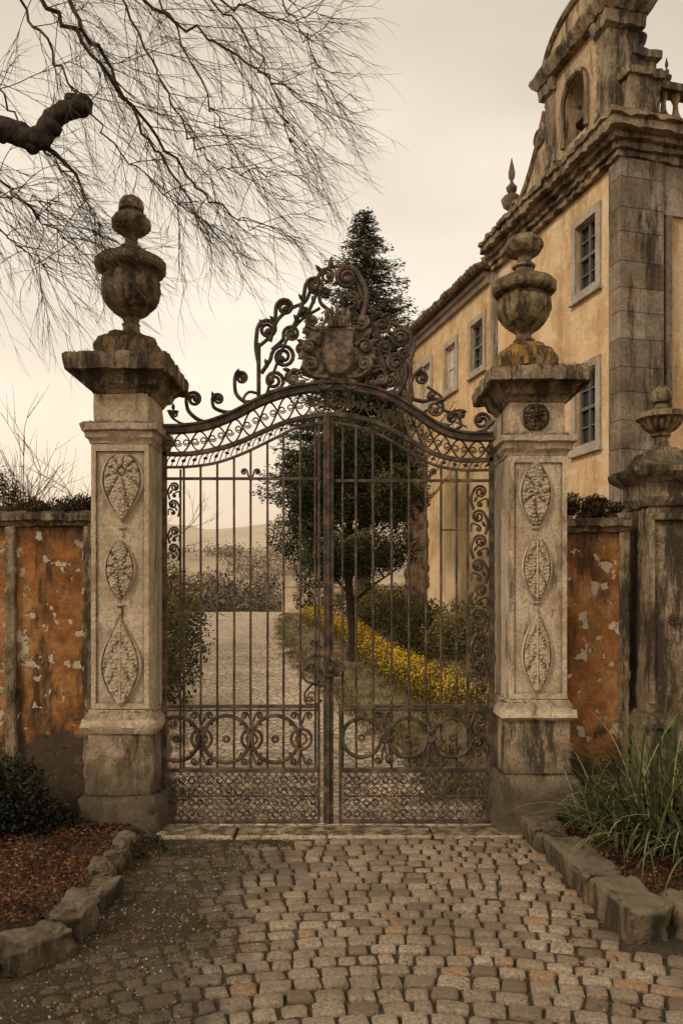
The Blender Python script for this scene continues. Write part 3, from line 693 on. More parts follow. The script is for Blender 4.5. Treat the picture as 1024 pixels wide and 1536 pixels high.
def plate(cx,cy,W,H,dy,dep,wf,pf,n=44):
    o=[]
    for j in range(n+1):
        t=j/n; w=W*wf(t)
        for i in range(n+1):
            u=-1+2*i/n; X,Y=cx+u*w,cy-H+2*H*t
            e_=max(0,1-abs(u)**6)**.5*min(1,t*14)*min(1,(1-t)*14)
            g=G(X,Y,dy); o.append((g[0],g[1]-dep*e_*pf(u,t,X,Y),g[2]))
    bc.add(o,[(j*(n+1)+i,(j+1)*(n+1)+i,(j+1)*(n+1)+i+1,j*(n+1)+i+1) for j in range(n) for i in range(n)])
    o2=[(p[0],7.5+dy+.012,p[2]) for p in o]; bc.add(o2,[(j*(n+1)+i,j*(n+1)+i+1,(j+1)*(n+1)+i+1,(j+1)*(n+1)+i) for j in range(n) for i in range(n)])
mant=lambda t:(.62+.30*math.sin(math.pi*min(1,t*1.05))+.10*math.sin(t*19)+.05*math.sin(t*41))*(1 if t<.8 else math.cos((t-.8)/.2*math.pi/2*.75))
plate(506,535,60,46,.0,.06,mant,lambda u,t,X,Y:.4+.5*abs(math.sin(X*.13+2.2*math.sin(Y*.09+u)))+.4*nz(X,Y,3,.08))
sh=lambda t:(.93+.07*math.cos(2*math.pi*t/.6)) if t<.55 else .93*max(.01,math.cos((t-.55)/.45*math.pi/2))**.65
def shp(u,t,X,Y):
    d=.95 if (abs(u)>.82 or t<.07) else .62+.18*(1-u*u)
    if abs(u)<.82:
        d+=.22*max(0,nz(X,Y,1,.16))+.14*abs(nz(X,Y,4,.3))
    return d
plate(506,532,27,38,-.055,.07,sh,shp)
plate(506,487,19,9,-.05,.05,lambda t:.7+.3*(1-t)+.05*math.sin(t*9),lambda u,t,X,Y:.6+.4*abs(math.sin(u*8)))
for k in range(5):
    x=490+k*8; leafp(x,474-3*(1-abs(k-2)/2)*2,16,-math.pi/2,.45,-.07,bc)
for sg in (-1,1):
    scroll([(506+sg*14,568),(506+sg*34,566)],(506+sg*40,548),11,1.6,-sg,3.4,-.05,False,8,bcs)
    scroll([(506+sg*26,520),(506+sg*36,512)],(506+sg*42,522),9,1.5,sg,3.2,-.05,False,8,bcs)
    scroll([(506+sg*20,492),(506+sg*34,496)],(506+sg*38,484),9,1.5,-sg,3.0,-.04,False,8,bcs)
    scroll([(506+sg*4,574),(506+sg*12,582)],(506+sg*22,578),7,1.4,-sg,2.8,-.05,False,8,bcs)
    scroll([(506+sg*52,560),(506+sg*66,556)],(506+sg*66,570),8,1.4,sg,2.8,-.03,False,8,bcs)
    for (dx,dy_,L,a) in ((50,535,22,.5),(52,515,20,-.4),(46,500,18,-.8),(55,575,18,.3),(30,586,18,.2)):
        leafp(506+sg*dx,dy_,L,a if sg>0 else math.pi-a,.42,-.03,bc)
gt(bcs,[(484,496),(497,470),(512,496)],2.4,6,-.14,1)
make('coat_of_arms',bc,M['crest'],gate,50); make('mantling_scrolls',bcs,M['crest'],gate,60)
make('frame_and_bars',bf,M['iron'],gate,50); make('scrollwork',bs,M['iron'],gate,60)
make('lattice_panels',bl_,M['iron'],gate,60); make('iron_leaves',bd,M['iron'],gate,30)
# ---------------------------------------------------------------- kerbs, beds
b=B()
for (c,d,rz) in (((1.73,7.02,.06),(.13,.52,.125),.02),((1.80,6.0,.075),(.15,.485,.13),.055),((1.86,5.19,.07),(.155,.30,.145),.10)):
    b.rock(c,d,rz,.24,.045,70,30)
make('stone_kerb',b,M['kerb'],smooth=50)
b=B()
for (c,d,rz) in (((2.23,5.05,.07),(.17,.2,.15),.3),((2.62,5.12,.08),(.2,.19,.17),.1),((3.1,5.2,.06),(.26,.18,.14),-.1)): b.rock(c,d,rz,.42,.07,44,26)
make('edging_rock',b,M['kerb'],smooth=50)
b=B()
for (c,d,rz) in (((-1.78,6.62,.05),(.085,.15,.09),.15),((-1.74,6.27,.06),(.08,.16,.11),-.1),((-1.76,5.90,.05),(.10,.17,.12),.12),((-1.67,5.50,.04),(.10,.18,.11),-.22),((-1.69,5.08,.06),(.125,.20,.14),-.02),((-1.80,4.66,.05),(.12,.20,.12),-.7),((-2.10,4.40,.07),(.14,.19,.16),-.95),((-2.44,4.20,.05),(.13,.2,.13),-1.2),((-2.8,4.05,.05),(.14,.2,.14),-1.1)):
    b.rock(c,d,rz,.42,.075,44,26)
make('edging_rock',b,M['kerb'],smooth=50)
# moss patches on the kerb stones
P=[]
for i in range(170):
    if i%2: y=random.uniform(5,7.4); x=1.73+(7-y)*.07+random.uniform(-.12,.12); zt_=.185
    else: y=random.uniform(4.8,6.7); x=-1.72+random.uniform(-.09,.09); zt_=.155
    for q in range(16): P.append((x+random.gauss(0,.02),y+random.gauss(0,.02),zt_+random.gauss(0,.012)))
leafmesh('kerb_moss',P,.014,M['l_ivy'],rng.random(len(P))*.8,aspect=.6)
def bed(name,poly_in,x0,x1,y0,y1,zb):
    n=50
    xs_=[x0+(x1-x0)*i/n for i in range(n+1)]; ys_=[y0+(y1-y0)*i/n for i in range(n+1)]
    return sheet(name,xs_,ys_,lambda x,y:(zb+.05*nz(x,y,1,2)) if poly_in(x,y) else -.06,M['dirt'])
inR=lambda x,y: x>1.75+(7.4-y)*.05 and y>5.0
inL=lambda x,y: x<-1.74+(.0 if y>5.1 else (y-5.1)*.95) and y>3.9
bed('flower_bed',inR,1.7,5,4.9,7.6,.10); bed('flower_bed',inL,-5,-1.68,3.8,7.6,.08)
C=[]
for i in range(42000):
    if random.random()<.38:
        x=random.uniform(1.8,4.2); y=random.uniform(5.0,7.4)
        if inR(x-.03,y): C.append((x,y,.125+.05*nz(x,y,1,2)+random.random()*.03))
    else:
        x=random.uniform(-4,-1.6); y=random.uniform(3.9,7.2)
        if inL(x+.06,y): C.append((x,y,.10+.05*nz(x,y,1,2)+random.random()*.035))
C=np.array(C); mv=rng.beta(1.5,2.2,len(C))+.3*np.array([nz(p[0],p[1],0,3) for p in C])
leafmesh('bark_mulch',C,rng.uniform(.015,.045,len(C)),M['l_mulch'],mv,aspect=.5,D=rng.normal(size=(len(C),3))*np.array([1,1,.5]),flat=.5)
def strap(cx,cy,n,L,spread,zb=.12):
    b=B()
    for i in range(n):
        a=random.uniform(0,2*math.pi); l=L*random.uniform(.55,1.15); el=random.uniform(.5,1.5); w=random.uniform(.006,.013)
        p=Vector((cx+random.gauss(0,spread),cy+random.gauss(0,spread),zb)); ln=9; vs=[]
        d=Vector((math.cos(a)*math.cos(el),math.sin(a)*math.cos(el),math.sin(el))); side=Vector((-math.sin(a),math.cos(a),0)).normalized()
        g=random.uniform(.10,.30)
        for k in range(ln+1):
            ww=w*(1-(k/ln)**2.2)+.0008; vs+=[p-side*ww,p+side*ww]
            p=p+d*(l/ln); d=(d+Vector((0,0,-g*(.4+k*.12)))).normalized()
            if p.z<.05: p.z=.05
        b.val=min(1,max(0,random.gauss(.52,.3))); b.add(vs,[(2*k,2*k+1,2*k+3,2*k+2) for k in range(ln)])
    return make('strap_leaf_plant',b,M['l_blade'])
strap(2.45,6.35,320,1.15,.10); strap(3.0,6.5,320,1.2,.12); strap(2.75,6.0,220,.95,.12); strap(2.15,6.85,110,.65,.06)
def bush(name,blobs,n,size,mat,sh=.5,asp=.55,dv=0,sq=1.):
    P,v=crown(blobs,n,sh,sq); k=P[:,2]>h(0,P[:,1].mean())-.1
    return leafmesh(name,P[k],size*rng.uniform(.7,1.3,k.sum()),mat,v[k]+dv,aspect=asp)
bush('dark_shrub',[(-2.75,6.9,.25,.32),(-3.1,6.8,.3,.4),(-3.5,6.8,.3,.4),(-2.5,7.0,.15,.22),(-3.2,6.4,.2,.3),(-2.95,7.1,.45,.3)],11000,.045,M['l_dark'])
bush('weeds',[(-2.0,6.95,.02,.13),(-1.85,6.9,0,.12),(-2.2,6.95,.05,.14),(-1.6,6.9,0,.07),(-1.62,6.5,0,.05),(-1.5,6.7,0,.05)],2000,.035,M['l_dark'])
bush('weeds',[(2.1,7.15,.16,.17),(2.25,7.2,.2,.15),(1.95,7.1,.12,.12)],1600,.05,M['l_dark'],dv=.2)
P=[]
for i in range(240):
    x=random.uniform(-1.7,-.5) if i%2 else random.uniform(-1.6,1.6); y=random.uniform(6.5,7.05) if not i%3 else random.uniform(4.0,7)
    for k in range(26): P.append((x+random.gauss(0,.045),y+random.gauss(0,.045),.010+abs(random.gauss(0,.012))))
leafmesh('moss',P,.015,M['l_hedge'],rng.random(len(P))*.6,aspect=.4)
bb1=[(random.uniform(-3.2,-2.4),7.75+random.gauss(0,.06),2.92+random.random()*(.30 if i_%4==0 else .12)*max(.2,math.sin((i_%17)/17*3.14)),random.uniform(.05,.13)) for i_ in range(40)]
bush('wall_moss_growth',bb1,8000,.028,M['l_ivy'],.4,dv=-.1,sq=.85)
bb1=[(random.uniform(2.08,2.68),7.75+random.gauss(0,.06),2.88+random.random()*.18,random.uniform(.04,.10)) for x_ in range(26)]
bush('wall_moss_growth',bb1,6000,.026,M['l_ivy'],.4,dv=.05,sq=.85)
# garden plants behind the gate
bush('roadside_shrub',[(-3.0,13,.9,.7),(-3.3,14,1.4,.8),(-3.6,12,.9,.7),(-2.95,12,.55,.45),(-3.6,16,1.4,1.0),(-4.5,19,1.8,1.2),(-5,22,2,1.2)],15000,.08,M['l_hedge'],dv=.12)
hp=[(2.35,11),(1.9,12.5),(1.45,14.5),(1.05,17),(.65,20),(.3,24),(-.4,28),(-1.3,33)]
hb=[]
for (a,c) in zip(hp[:-1],hp[1:]):
    m=max(2,int(math.hypot(a[0]-c[0],a[1]-c[1])/.4))
    for i in range(m):
        f=i/m; x=a[0]+(c[0]-a[0])*f; y=a[1]+(c[1]-a[1])*f; hb.append((x+random.gauss(0,.08),y,h(x,y)+.32,.38+random.uniform(-.07,.10)))
P,v=crown(hb,32000,.5); k=P[:,2]>0
zrel=P[:,2]-np.array([h(0,y) for y in P[:,1]])
pn=np.array([nz(p[0],p[1],p[2],2.2) for p in P])
vy=np.where(rng.random(len(v))<np.clip((zrel-.28)*2.2+pn*.9,0,.9),.5+rng.random(len(v))*.5,.10+rng.random(len(v))*.3)
leafmesh('yellow_hedge',P[k],.05,M['l_yel'],vy[k],aspect=.6)
gb=[]
for i in range(52):
    f=i/51; x=3.2-f*2.9+random.uniform(-.35,.5); y=11.5+f*20; gb.append((x+.3,y,h(x,y)+random.uniform(.5,1.25),random.uniform(.35,.8)))
bush('green_hedge',gb,34000,.07,M['l_hedge'],.45,dv=.05)
bush('green_hedge',[(1.5+i*.7,31+random.random()*2,1.6+random.random()*.5,.8) for i in range(8)]+[(-1.6+i*.6,34.5,1.9+random.random()*.3,.5) for i in range(6)],9000,.12,M['l_hedge'],.5)
te=empty('evergreen_tree'); tx,ty=.22,20.
b=B(); b.tube([(tx+.03,ty,.4),(tx+.05,ty,1.4),(tx-.05,ty,2.6),(tx,ty,5)],.13,10,.08)
for i in range(14):
    a=i*2.4; b.tube([(tx,ty,2+i*.22),(tx+.6*math.cos(a),ty+.6*math.sin(a),2.5+i*.22),(tx+1.2*math.cos(a),ty+1.2*math.sin(a),2.9+i*.22)],.05,5,.015)
make('trunk',b,M['bark'],te,60)
bb=[]
for i in range(120):
    zz=random.uniform(2.75,6.3); f=(zz-2.75)/3.55; rad=1.62*math.sin(math.pi*min(.93,.20+f*.62))**.55
    a=random.uniform(0,2*math.pi); rr=rad*math.sqrt(random.uniform(.2,1)); bb.append((tx+rr*math.cos(a)-.12,ty+rr*math.sin(a),zz,random.uniform(.18,.5)))
P,v=crown(bb,60000,.5); v=v+.4*(np.array([nz(*p,1.5) for p in P]))+.08
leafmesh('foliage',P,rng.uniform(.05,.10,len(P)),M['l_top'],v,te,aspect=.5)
b=B(); e=empty('old_tree'); ox=2.1; oy=22.5
tp=[(ox+.02+.05*math.sin(i),oy,.5+i*.4) for i in range(17)]
b.tube(tp,.36,14,.2)
for i in range(30): 
    zz=.6+i*.15; a=random.uniform(math.pi,2*math.pi); b.rock((ox+.3*math.cos(a),oy+.3*math.sin(a),zz),(.09,.09,.16),0,.9,.04,8,6)
for i in range(10):
    a=i*2.1; b.tube([(ox,oy,4.6+i*.2),(ox+.6*math.cos(a),oy+.6*math.sin(a),5.2+i*.2),(ox+1.1*math.cos(a),oy+1.1*math.sin(a),5.9+i*.2)],.07,5,.02)
make('trunk',b,M['bark2'],e,60)
P,v=crown([(ox+random.uniform(-1.3,.1),oy+random.uniform(-.6,1.2),random.uniform(4.8,7.2),random.uniform(.35,.6)) for i in range(26)],14000,.5)
leafmesh('foliage',P,.09,M['l_top'],v+.05,e)
# conifer
ce=empty('conifer_tree'); cx,cy,zt=.85,30.,16.7
b=B(); b.tube([(cx,cy,1),(cx,cy,8),(cx+.03,cy,zt-.3)],.3,10,.03)
P=[];D=[];V=[]
zz=5.2
while zz<zt-.05:
    d_=zt-zz; rad=(.68*d_**.66+.04)*random.uniform(.8,1.12); nb=max(5,int(7+rad*5.5))
    for i in range(nb):
        a=random.uniform(0,2*math.pi); rl=rad*random.uniform(.55,1.22); up=random.uniform(.0,.35)
        pts=[]
        m=max(3,int(rl/.13))
        tone=random.gauss(0,.13)
        for k in range(m+1):
            f=k/m; px_=cx+rl*f*math.cos(a); py_=cy+rl*f*math.sin(a); pz=zz+rl*(up*f-.30*f*f+.2*f**3)
            pts.append((px_,py_,pz))
            if f>.1:
                for q in range(5):
                    sw=.22*(1-.6*f)+.04; P.append((px_+random.gauss(0,sw*.6),py_+random.gauss(0,sw*.6),pz+random.gauss(0,.05)-.03))
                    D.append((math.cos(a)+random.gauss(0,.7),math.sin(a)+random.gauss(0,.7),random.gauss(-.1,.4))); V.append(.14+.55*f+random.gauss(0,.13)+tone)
        b.tube(pts[::2] if len(pts)>4 else pts,.025,3,.006)
    zz+=.19
make('trunk',b,M['bark'],ce,60)
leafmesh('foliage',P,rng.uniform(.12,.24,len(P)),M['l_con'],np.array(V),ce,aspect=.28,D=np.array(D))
# ---------------------------------------------------------------- bare tree (top left)
bt=empty('bare_tree'); bk=B(); tw=B()
def grow(p,d,L,r,lev,droop,b,seg=None,spread=.6,nn=None,pull=(.10,0,-.10)):
    seg=seg or max(4,int(L/.10)); pts=[tuple(p)]; st=L/seg; kids=[]
    bend=Vector((random.gauss(0,.05),random.gauss(0,.05),random.gauss(0,.05)))
    for i in range(seg):
        d=d+bend+Vector((random.gauss(0,.08),random.gauss(0,.08),random.gauss(0,.08)))+Vector(pull)*droop; d.normalize()
        p=p+d*st; pts.append(tuple(p)); kids.append((p.copy(),d.copy(),i/seg))
    b.tube(pts,r,3 if lev<2 else 4,r*.4)
    if lev>0:
        n=(nn or {3:7,2:4,1:3})[lev]
        for i in range(n):
            q,dd,f=kids[min(len(kids)-1,int(len(kids)*(.15+.8*random.random())))]
            s=Vector((random.gauss(0,1),random.gauss(0,.8),random.gauss(0,1))); s=s-dd*s.dot(dd); s.normalize()
            nd=(dd+s*random.uniform(.25,spread)).normalized()
            grow(q,nd,L*random.uniform(.45,.8)*(1-.25*f),r*.62,lev-1,droop,b,None,spread,nn,pull)
def T(px,py,d=6.6): return Vector(((px-512)*d/1200,d,CH+(900-py)*d/1200))
guides=[
 ([(-150,-190),(0,-70),(70,0),(150,95),(225,190),(295,285),(345,325),(395,345)],6.6,.034),
 ([(-150,-190),(30,-90),(140,-40),(250,20),(340,75),(420,130),(480,165)],6.9,.030),
 ([(-150,-190),(60,-70),(120,30),(175,120),(235,225),(285,300),(345,375)],6.2,.032),
 ([(-150,-190),(0,-40),(60,50),(110,130),(170,215),(240,280),(300,330)],6.4,.020),
 ([(-150,-190),(100,-150),(220,-90),(330,0),(410,30),(485,15)],7.2,.022),
 ([(-150,-190),(-40,60),(0,140),(50,210),(100,255),(135,300),(150,360)],6.8,.016),
 ([(-150,-190),(-60,150),(-10,250),(40,310),(90,350),(140,395)],6.0,.018),
 ([(-150,-190),(-60,180),(-10,330),(30,370),(60,395),(75,410)],7.0,.014),
 ([(-150,-190),(-90,120),(-40,240),(-5,290),(50,300),(110,330)],6.5,.014),
 ([(100,-150),(200,-60),(260,40),(310,140),(350,220),(400,300)],7.4,.018),
 ([(200,-100),(290,-30),(370,60),(410,140),(430,200),(450,240)],6.5,.015),
 ([(0,-120),(150,-50),(210,60),(250,140),(290,210),(340,250),(410,265)],6.1,.016),
 ([(150,-150),(300,-80),(380,-40),(440,30),(470,80),(490,130)],6.8,.014),
]
for pts,d,r in guides:
    pp=[T(a,c,d) for a,c in pts]; sm=cr([tuple(p) for p in pp],6)
    sm=[Vector(p)+Vector((random.gauss(0,.018),random.gauss(0,.04),random.gauss(0,.018))) for p in sm]
    (bk if r>.02 else tw).tube([tuple(p) for p in sm],r*.75,6,.003)
    n=len(sm)
    for i in range(n//5,n-1):
        if random.random()<.88:
            dd=(sm[i+1]-sm[i]).normalized(); s=Vector((random.gauss(.1,1),random.gauss(0,.9),random.gauss(-.1,.8))); s=(s-dd*s.dot(dd)).normalized()
            f=i/n; grow(sm[i],(dd+s*random.uniform(.4,.95)).normalized(),random.uniform(.5,1.05)*(1.1-.5*f),.0042,2,.7,tw)
    grow(sm[-1],(sm[-1]-sm[-2]).normalized(),.45,.003,2,.5,tw)
bk.tube([(-5.6,7.2,-.1),(-5.45,7.1,1.5),(-5.3,7.0,3.5),(-5.0,6.9,5.5),(-4.4,6.7,7.2),(-3.62,6.6,8.15)],.34,14,.10)
lp=cr([tuple(T(a,c,6.2)) for a,c in ((-180,150),(-80,175),(0,190),(40,207),(62,206),(76,186),(92,170),(110,162),(131,160))],4)
bk.tube([(-5.1,6.9,5.0),(-4.3,6.6,5.35)]+[tuple(Vector(p)+Vector((random.gauss(0,.006),0,random.gauss(0,.008)))) for p in lp],.10,14,.066)
for (a,c,r_) in ((60,212,.085),(78,190,.07),(96,168,.072),(122,160,.076),(30,200,.08),(50,224,.05),(110,150,.05),(5,192,.085)): bk.rock(tuple(T(a,c,6.2)),(r_,r_,r_*.9),0,.85,.06,18,12)
bk.tube([tuple(T(a,c,6.2)) for a,c in ((55,210),(85,232),(115,262),(130,300))],.025,6,.006)
for i in range(6): grow(T(60+i*12,215+i*14,6.2),Vector((.4,random.gauss(0,.4),-.7)).normalized(),.6,.004,2,.8,tw)
make('trunk_and_limbs',bk,M['bark'],bt,60); make('twigs',tw,M['twig'],bt)
b=B(); c0=T(133,160,6.2); b.tube([tuple(c0),tuple(c0+Vector((.014,0,.0)))],.055,14); make('sawn_end',b,M['cut'],bt)
b=B()
for i in range(40):
    x=random.uniform(-5.6,-3.35); y=random.uniform(9,10.5)
    grow(Vector((x,y,1.6)),Vector((random.gauss(.05,.22),random.gauss(0,.2),1)).normalized(),random.uniform(1.2,1.9),.012,3,-.3,b,None,.7,{3:7,2:5,1:3})
make('bare_shrub',b,M['twig'])
bush('wall_shrub',[(-4.3+random.uniform(-1,.7),9.2,random.uniform(2.6,3.3+.3*random.random()),random.uniform(.15,.35)) for i in range(18)],7000,.035,M['l_ivy'],.15,dv=-.15)
# ---------------------------------------------------------------- house
A=math.atan(.26); HE=empty('baroque_house',(5.57,16,0),A)
wins=[(.83,1.63,8.8,10.25,0),(.83,1.63,5.45,7.05,0),(6.45,7.25,8.65,9.95,0),(8.4,9.2,8.6,9.9,1),(10.5,11.2,8.6,9.9,1)]
SL=13.0; EZ=11.1
b=B(); gl=B(); fr=B(); fw=B(); tr=B()
ycut=sorted({-0.0,SL,*[w[0] for w in wins],*[w[1] for w in wins]}); zcut=sorted({-.5,EZ,*[w[2] for w in wins],*[w[3] for w in wins]})
for a,c in zip(ycut[:-1],ycut[1:]):
    for p,q in zip(zcut[:-1],zcut[1:]):
        my,mz=(a+c)/2,(p+q)/2
        if any(w[0]<my<w[1] and w[2]<mz<w[3] for w in wins): continue
        b.add([(0,a,p),(0,c,p),(0,c,q),(0,a,q)],[(0,3,2,1)])
for (a,c,p,q,pale) in wins:
    d=.16
    b.add([(0,a,p),(0,c,p),(0,c,q),(0,a,q),(d,a,p),(d,c,p),(d,c,q),(d,a,q)],[(0,1,5,4),(1,2,6,5),(2,3,7,6),(3,0,4,7)])
    gl.add([(d-.02,a,p),(d-.02,c,p),(d-.02,c,q),(d-.02,a,q)],[(0,3,2,1)])
    F=fw if pale else fr
    m=(a+c)/2; mz=(p+q)/2
    for (y0,y1,z0,z1) in ((a,a+.06,p,q),(c-.06,c,p,q),(a+.061,c-.061,p,p+.06),(a+.061,c-.061,q-.06,q),(m-.025,m+.025,p+.061,q-.061)):
        F.box(d-.09,d-.03,y0,y1,z0,z1)
    F.box(d-.10,d-.031,a+.062,c-.062,mz-.035,mz+.035)
    for k in (.25,.75): F.box(d-.07,d-.032,a+.062,c-.062,p+(q-p)*k-.014,p+(q-p)*k+.014)
    if pale:
        for (y0,y1) in ((a+.07,m-.03),(m+.03,c-.07)): F.box(d-.06,d-.025,y0,y1,p+.08,q-.08)
    g=.17
    for (y0,y1,z0,z1) in ((a-g,a-.002,p-g,q+g),(c+.002,c+g,p-g,q+g),(a-.001,c+.001,q+.002,q+g),(a-.001,c+.001,p-g,p-.002)): tr.box(-.05,.05,y0,y1,z0,z1)
    tr.box(-.10,.0,a-g-.03,c+g+.03,p-g-.05,p-g-.002)
b.add([(0,0,-.5),(12,0,-.5),(12,0,EZ),(0,0,EZ),(0,SL,-.5),(12,SL,-.5),(12,SL,EZ),(0,SL,EZ)],[(0,1,2,3),(1,5,6,2),(5,4,7,6),(3,2,6,7)])
make('walls',b,M['ochre'],HE); make('window_glass',gl,M['glass'],HE); make('window_sashes',fr,M['frame'],HE); make('window_shutters',fw,M['frame_w'],HE); make('window_surrounds',tr,M['trim'],HE)
b=B(); zz=-.5
while zz<10.8:
    hh=random.uniform(.48,.62); hh=min(hh,10.95-zz)
    b.val=random.random(); sp=random.choice((.38,.5,.62))
    b.box(-.07,sp,-.10,.30,zz+.006,zz+hh-.006); b.val=random.random(); b.box(sp+.008,.92,-.10,.0,zz+.006,zz+hh-.006)
    zz+=hh
for (x0,x1) in ((1.75,2.3),(5,5.8)):
    zz=-.5
    while zz<10.8: hh=min(random.uniform(.5,.65),10.95-zz); b.val=random.random(); b.box(x0,x1,-.09,.0,zz+.006,zz+hh-.006); zz+=hh
b.val=.95; b.box(.93,1.74,-.06,0,9.9,10.93); b.val=.3; b.box(1.0,1.12,-.11,0,6,9.88)
b.val=.9; b.box(-.03,.0,5.55,5.95,-.5,10.95)
make('stone_pilasters',b,M['quoin'],HE)
b=B(); NB=5.7
def corn(z0,z1,o,ymax=NB,ymin=0): 
    b.sqcol([(z0,(12+o)/2,(ymax-ymin+o)/2),(z1,(12+o)/2,(ymax-ymin+o)/2)],(12-o)/2,(ymax+ymin-o)/2,seg=70,amp=.055,bev=.02)
for (z0,z1,o) in ((10.92,11.06,.13),(11.063,11.2,.20),(11.203,11.33,.30),(11.333,11.52,.46),(11.523,11.62,.52),(11.623,11.78,.20)): corn(z0,z1,o)
make('cornice',b,M['cornice'],HE,40)
b=B()
b.sqcol([(11.75,.42,.42),(11.9,.42,.42),(11.92,.36,.36),(12.6,.36,.36),(12.62,.43,.43),(12.78,.45,.45),(12.8,.2,.2)],.52,.30,amp=.04,seg=8,chip=.04)
for k in range(2): b.sqcol([(11.75,.3,.3),(12.62,.3,.3),(12.64,.36,.36),(12.78,.36,.36)],3.6+k*3,.25,amp=.03)
b.box(1.0,11,.05,.40,12.55,12.70); b.box(1.0,11,.05,.40,11.76,11.86)
for i in range(34):
    x=1.15+i*.29
    b.lathe([(11.86,.07),(11.92,.10),(12.05,.12),(12.2,.06),(12.35,.05),(12.45,.09),(12.56,.09)],x,.22,10)
make('balustrade',b,M['cornice'],HE,40)
def finial(b,x,y,z0,s,n=16):
    q=[(0,.20),(.12,.22),(.16,.10),(.24,.08),(.34,.20),(.48,.24),(.56,.16),(.60,.07),(.68,.11),(.76,.12),(.84,.05),(.9,.03),(.98,.07),(1.08,.08),(1.22,.05),(1.42,.005)]
    b.lathe([(z0+a*s,r*s) for a,r in q],x,y,n,.01*s)
b=B(); finial(b,1.25,.25,12.70,.45)
b.sqcol([(11.0,.24,.24),(11.75,.24,.24),(11.78,.3,.3),(11.9,.3,.3)],.0,4.75,amp=.02)
finial(b,.0,4.75,11.85,1.15)
b.rock((0,5.75,11.25),(.25,.32,.14),.2,.6,.08)
make('finials',b,M['cornice'],HE,50)
S0,S1=.25,2.75; oc=1.46; ow=.42; spr=13.05; x0,x1=-.12,.55
def topz(s): 
    if s<=S1:
        u=(s-(S0+S1)/2)/((S1-S0)/2); return 14.35+.75*math.sqrt(max(0,1-u*u))
    u=(s-S1)/(4.55-S1); return 11.75+1.75*(1-u)**2.2+.12*math.sin(u*math.pi)
b=B(); ns=76; smp=[S0+(4.55-S0)*i/ns for i in range(ns+1)]+[oc-ow,oc+ow,S1]; smp=sorted(set(smp))
def col(sa,sb,za,zb,za2,zb2):
    b.add([(x0,sa,za),(x1,sa,za),(x1,sb,za2),(x0,sb,za2),(x0,sa,zb),(x1,sa,zb),(x1,sb,zb2),(x0,sb,zb2)],[(0,1,2,3),(4,7,6,5),(0,4,5,1),(1,5,6,2),(2,6,7,3),(3,7,4,0)])
for sa,sb in zip(smp[:-1],smp[1:]):
    m=(sa+sb)/2; eps=1e-4
    ta=topz(sa+eps) if sa<S1-1e-6 else topz(max(sa,S1+1e-3)); tb=topz(sb)
    if abs(m-oc)<ow:
        f=lambda s: spr+math.sqrt(max(0,ow*ow-(s-oc)**2))
        col(sa,sb,11.75,12.15,11.75,12.15); col(sa,sb,f(sa),ta,f(sb),tb)
    else: col(sa,sb,11.75,ta,11.75,tb)
make('belfry_wall',b,M['belfry'],HE)
b=B()
for (a,c) in ((.22,.62),(2.35,2.80)):
    b.sqcol([(11.76,.40,(c-a)/2+.05),(12.1,.40,(c-a)/2+.05),(12.12,.36,(c-a)/2),(13.7,.36,(c-a)/2),(13.75,.45,(c-a)/2+.1),(14.0,.48,(c-a)/2+.12)],.21,(a+c)/2,amp=.04,chip=.04)
b.sqcol([(14.0,.50,1.42),(14.1,.56,1.5),(14.22,.62,1.58),(14.3,.60,1.55)],.21,1.5,seg=20,amp=.055)
arc=[(-.16,oc-(ow+.06)*math.cos(t*math.pi/14),spr+(ow+.06)*math.sin(t*math.pi/14)) for t in range(15)]
b.tube([(-.16,oc-ow-.06,12.15)]+arc+[(-.16,oc+ow+.06,12.15)],.06,6)
ped=[(-.1,(S0+S1)/2-1.33*math.cos(t*math.pi/20),14.35+.80*math.sin(t*math.pi/20)) for t in range(21)]
b.tube(ped,.11,8); b.tube([(p[0]+.6,p[1],p[2]) for p in ped],.11,8)
vol=[(-.12,s,topz(s)+.03) for s in [S1+.02+(4.5-S1)*i/16 for i in range(17)]]; b.tube(vol,.09,8)
sp=[(-.14,3.05+.28*(1-t/22)*math.cos(t*.5+2),13.05+.28*(1-t/22)*math.sin(t*.5+2)) for t in range(20)]; b.tube(sp,.06,6)
sp=[(-.14,4.3+.2*(1-t/22)*math.cos(t*.5+4),12.0+.2*(1-t/22)*math.sin(t*.5+4)) for t in range(20)]; b.tube(sp,.05,6)
finial(b,.2,.45,14.3,1.2); finial(b,.2,1.5,15.1,.9); finial(b,.2,2.55,14.3,.6)
b.sqcol([(11.8,.3,.3),(13.2,.28,.28),(13.25,.36,.36),(13.4,.36,.36)],.75,.55,amp=.03,chip=.03); finial(b,.75,.55,13.4,.9)
make('belfry_mouldings',b,M['cornice'],HE,40)
b=B(); b.lathe([(12.5,.30),(12.53,.31),(12.6,.26),(12.75,.2),(12.95,.17),(13.05,.1),(13.08,.02)],.22,oc,20); b.tube([(.22,oc-.45,13.1),(.22,oc+.45,13.1)],.04,6)
ring_=[(.1,oc+.34*math.cos(t*.4),12.5+.34*math.sin(t*.4)) for t in range(17)]; b.tube(ring_,.035,5)
make('bell',b,M['iron'],HE,50)
b=B(); 
b.box(-.12,.1,NB+.3,SL+.1,10.75,10.92); b.box(-.22,.1,NB+.3,SL+.15,10.922,11.04); make('eaves_moulding',b,M['trim'],HE)
b=B(); b.add([(-.45,NB+.2,11.05),(-.45,SL+.3,11.05),(5,SL+.3,13.3),(5,NB+.2,13.3),(-.45,NB+.2,11.14),(-.45,SL+.3,11.14),(5,SL+.3,13.4),(5,NB+.2,13.4)],[(0,1,2,3),(4,7,6,5),(0,4,5,1),(1,5,6,2),(3,2,6,7),(0,3,7,4)])
y=NB+.3
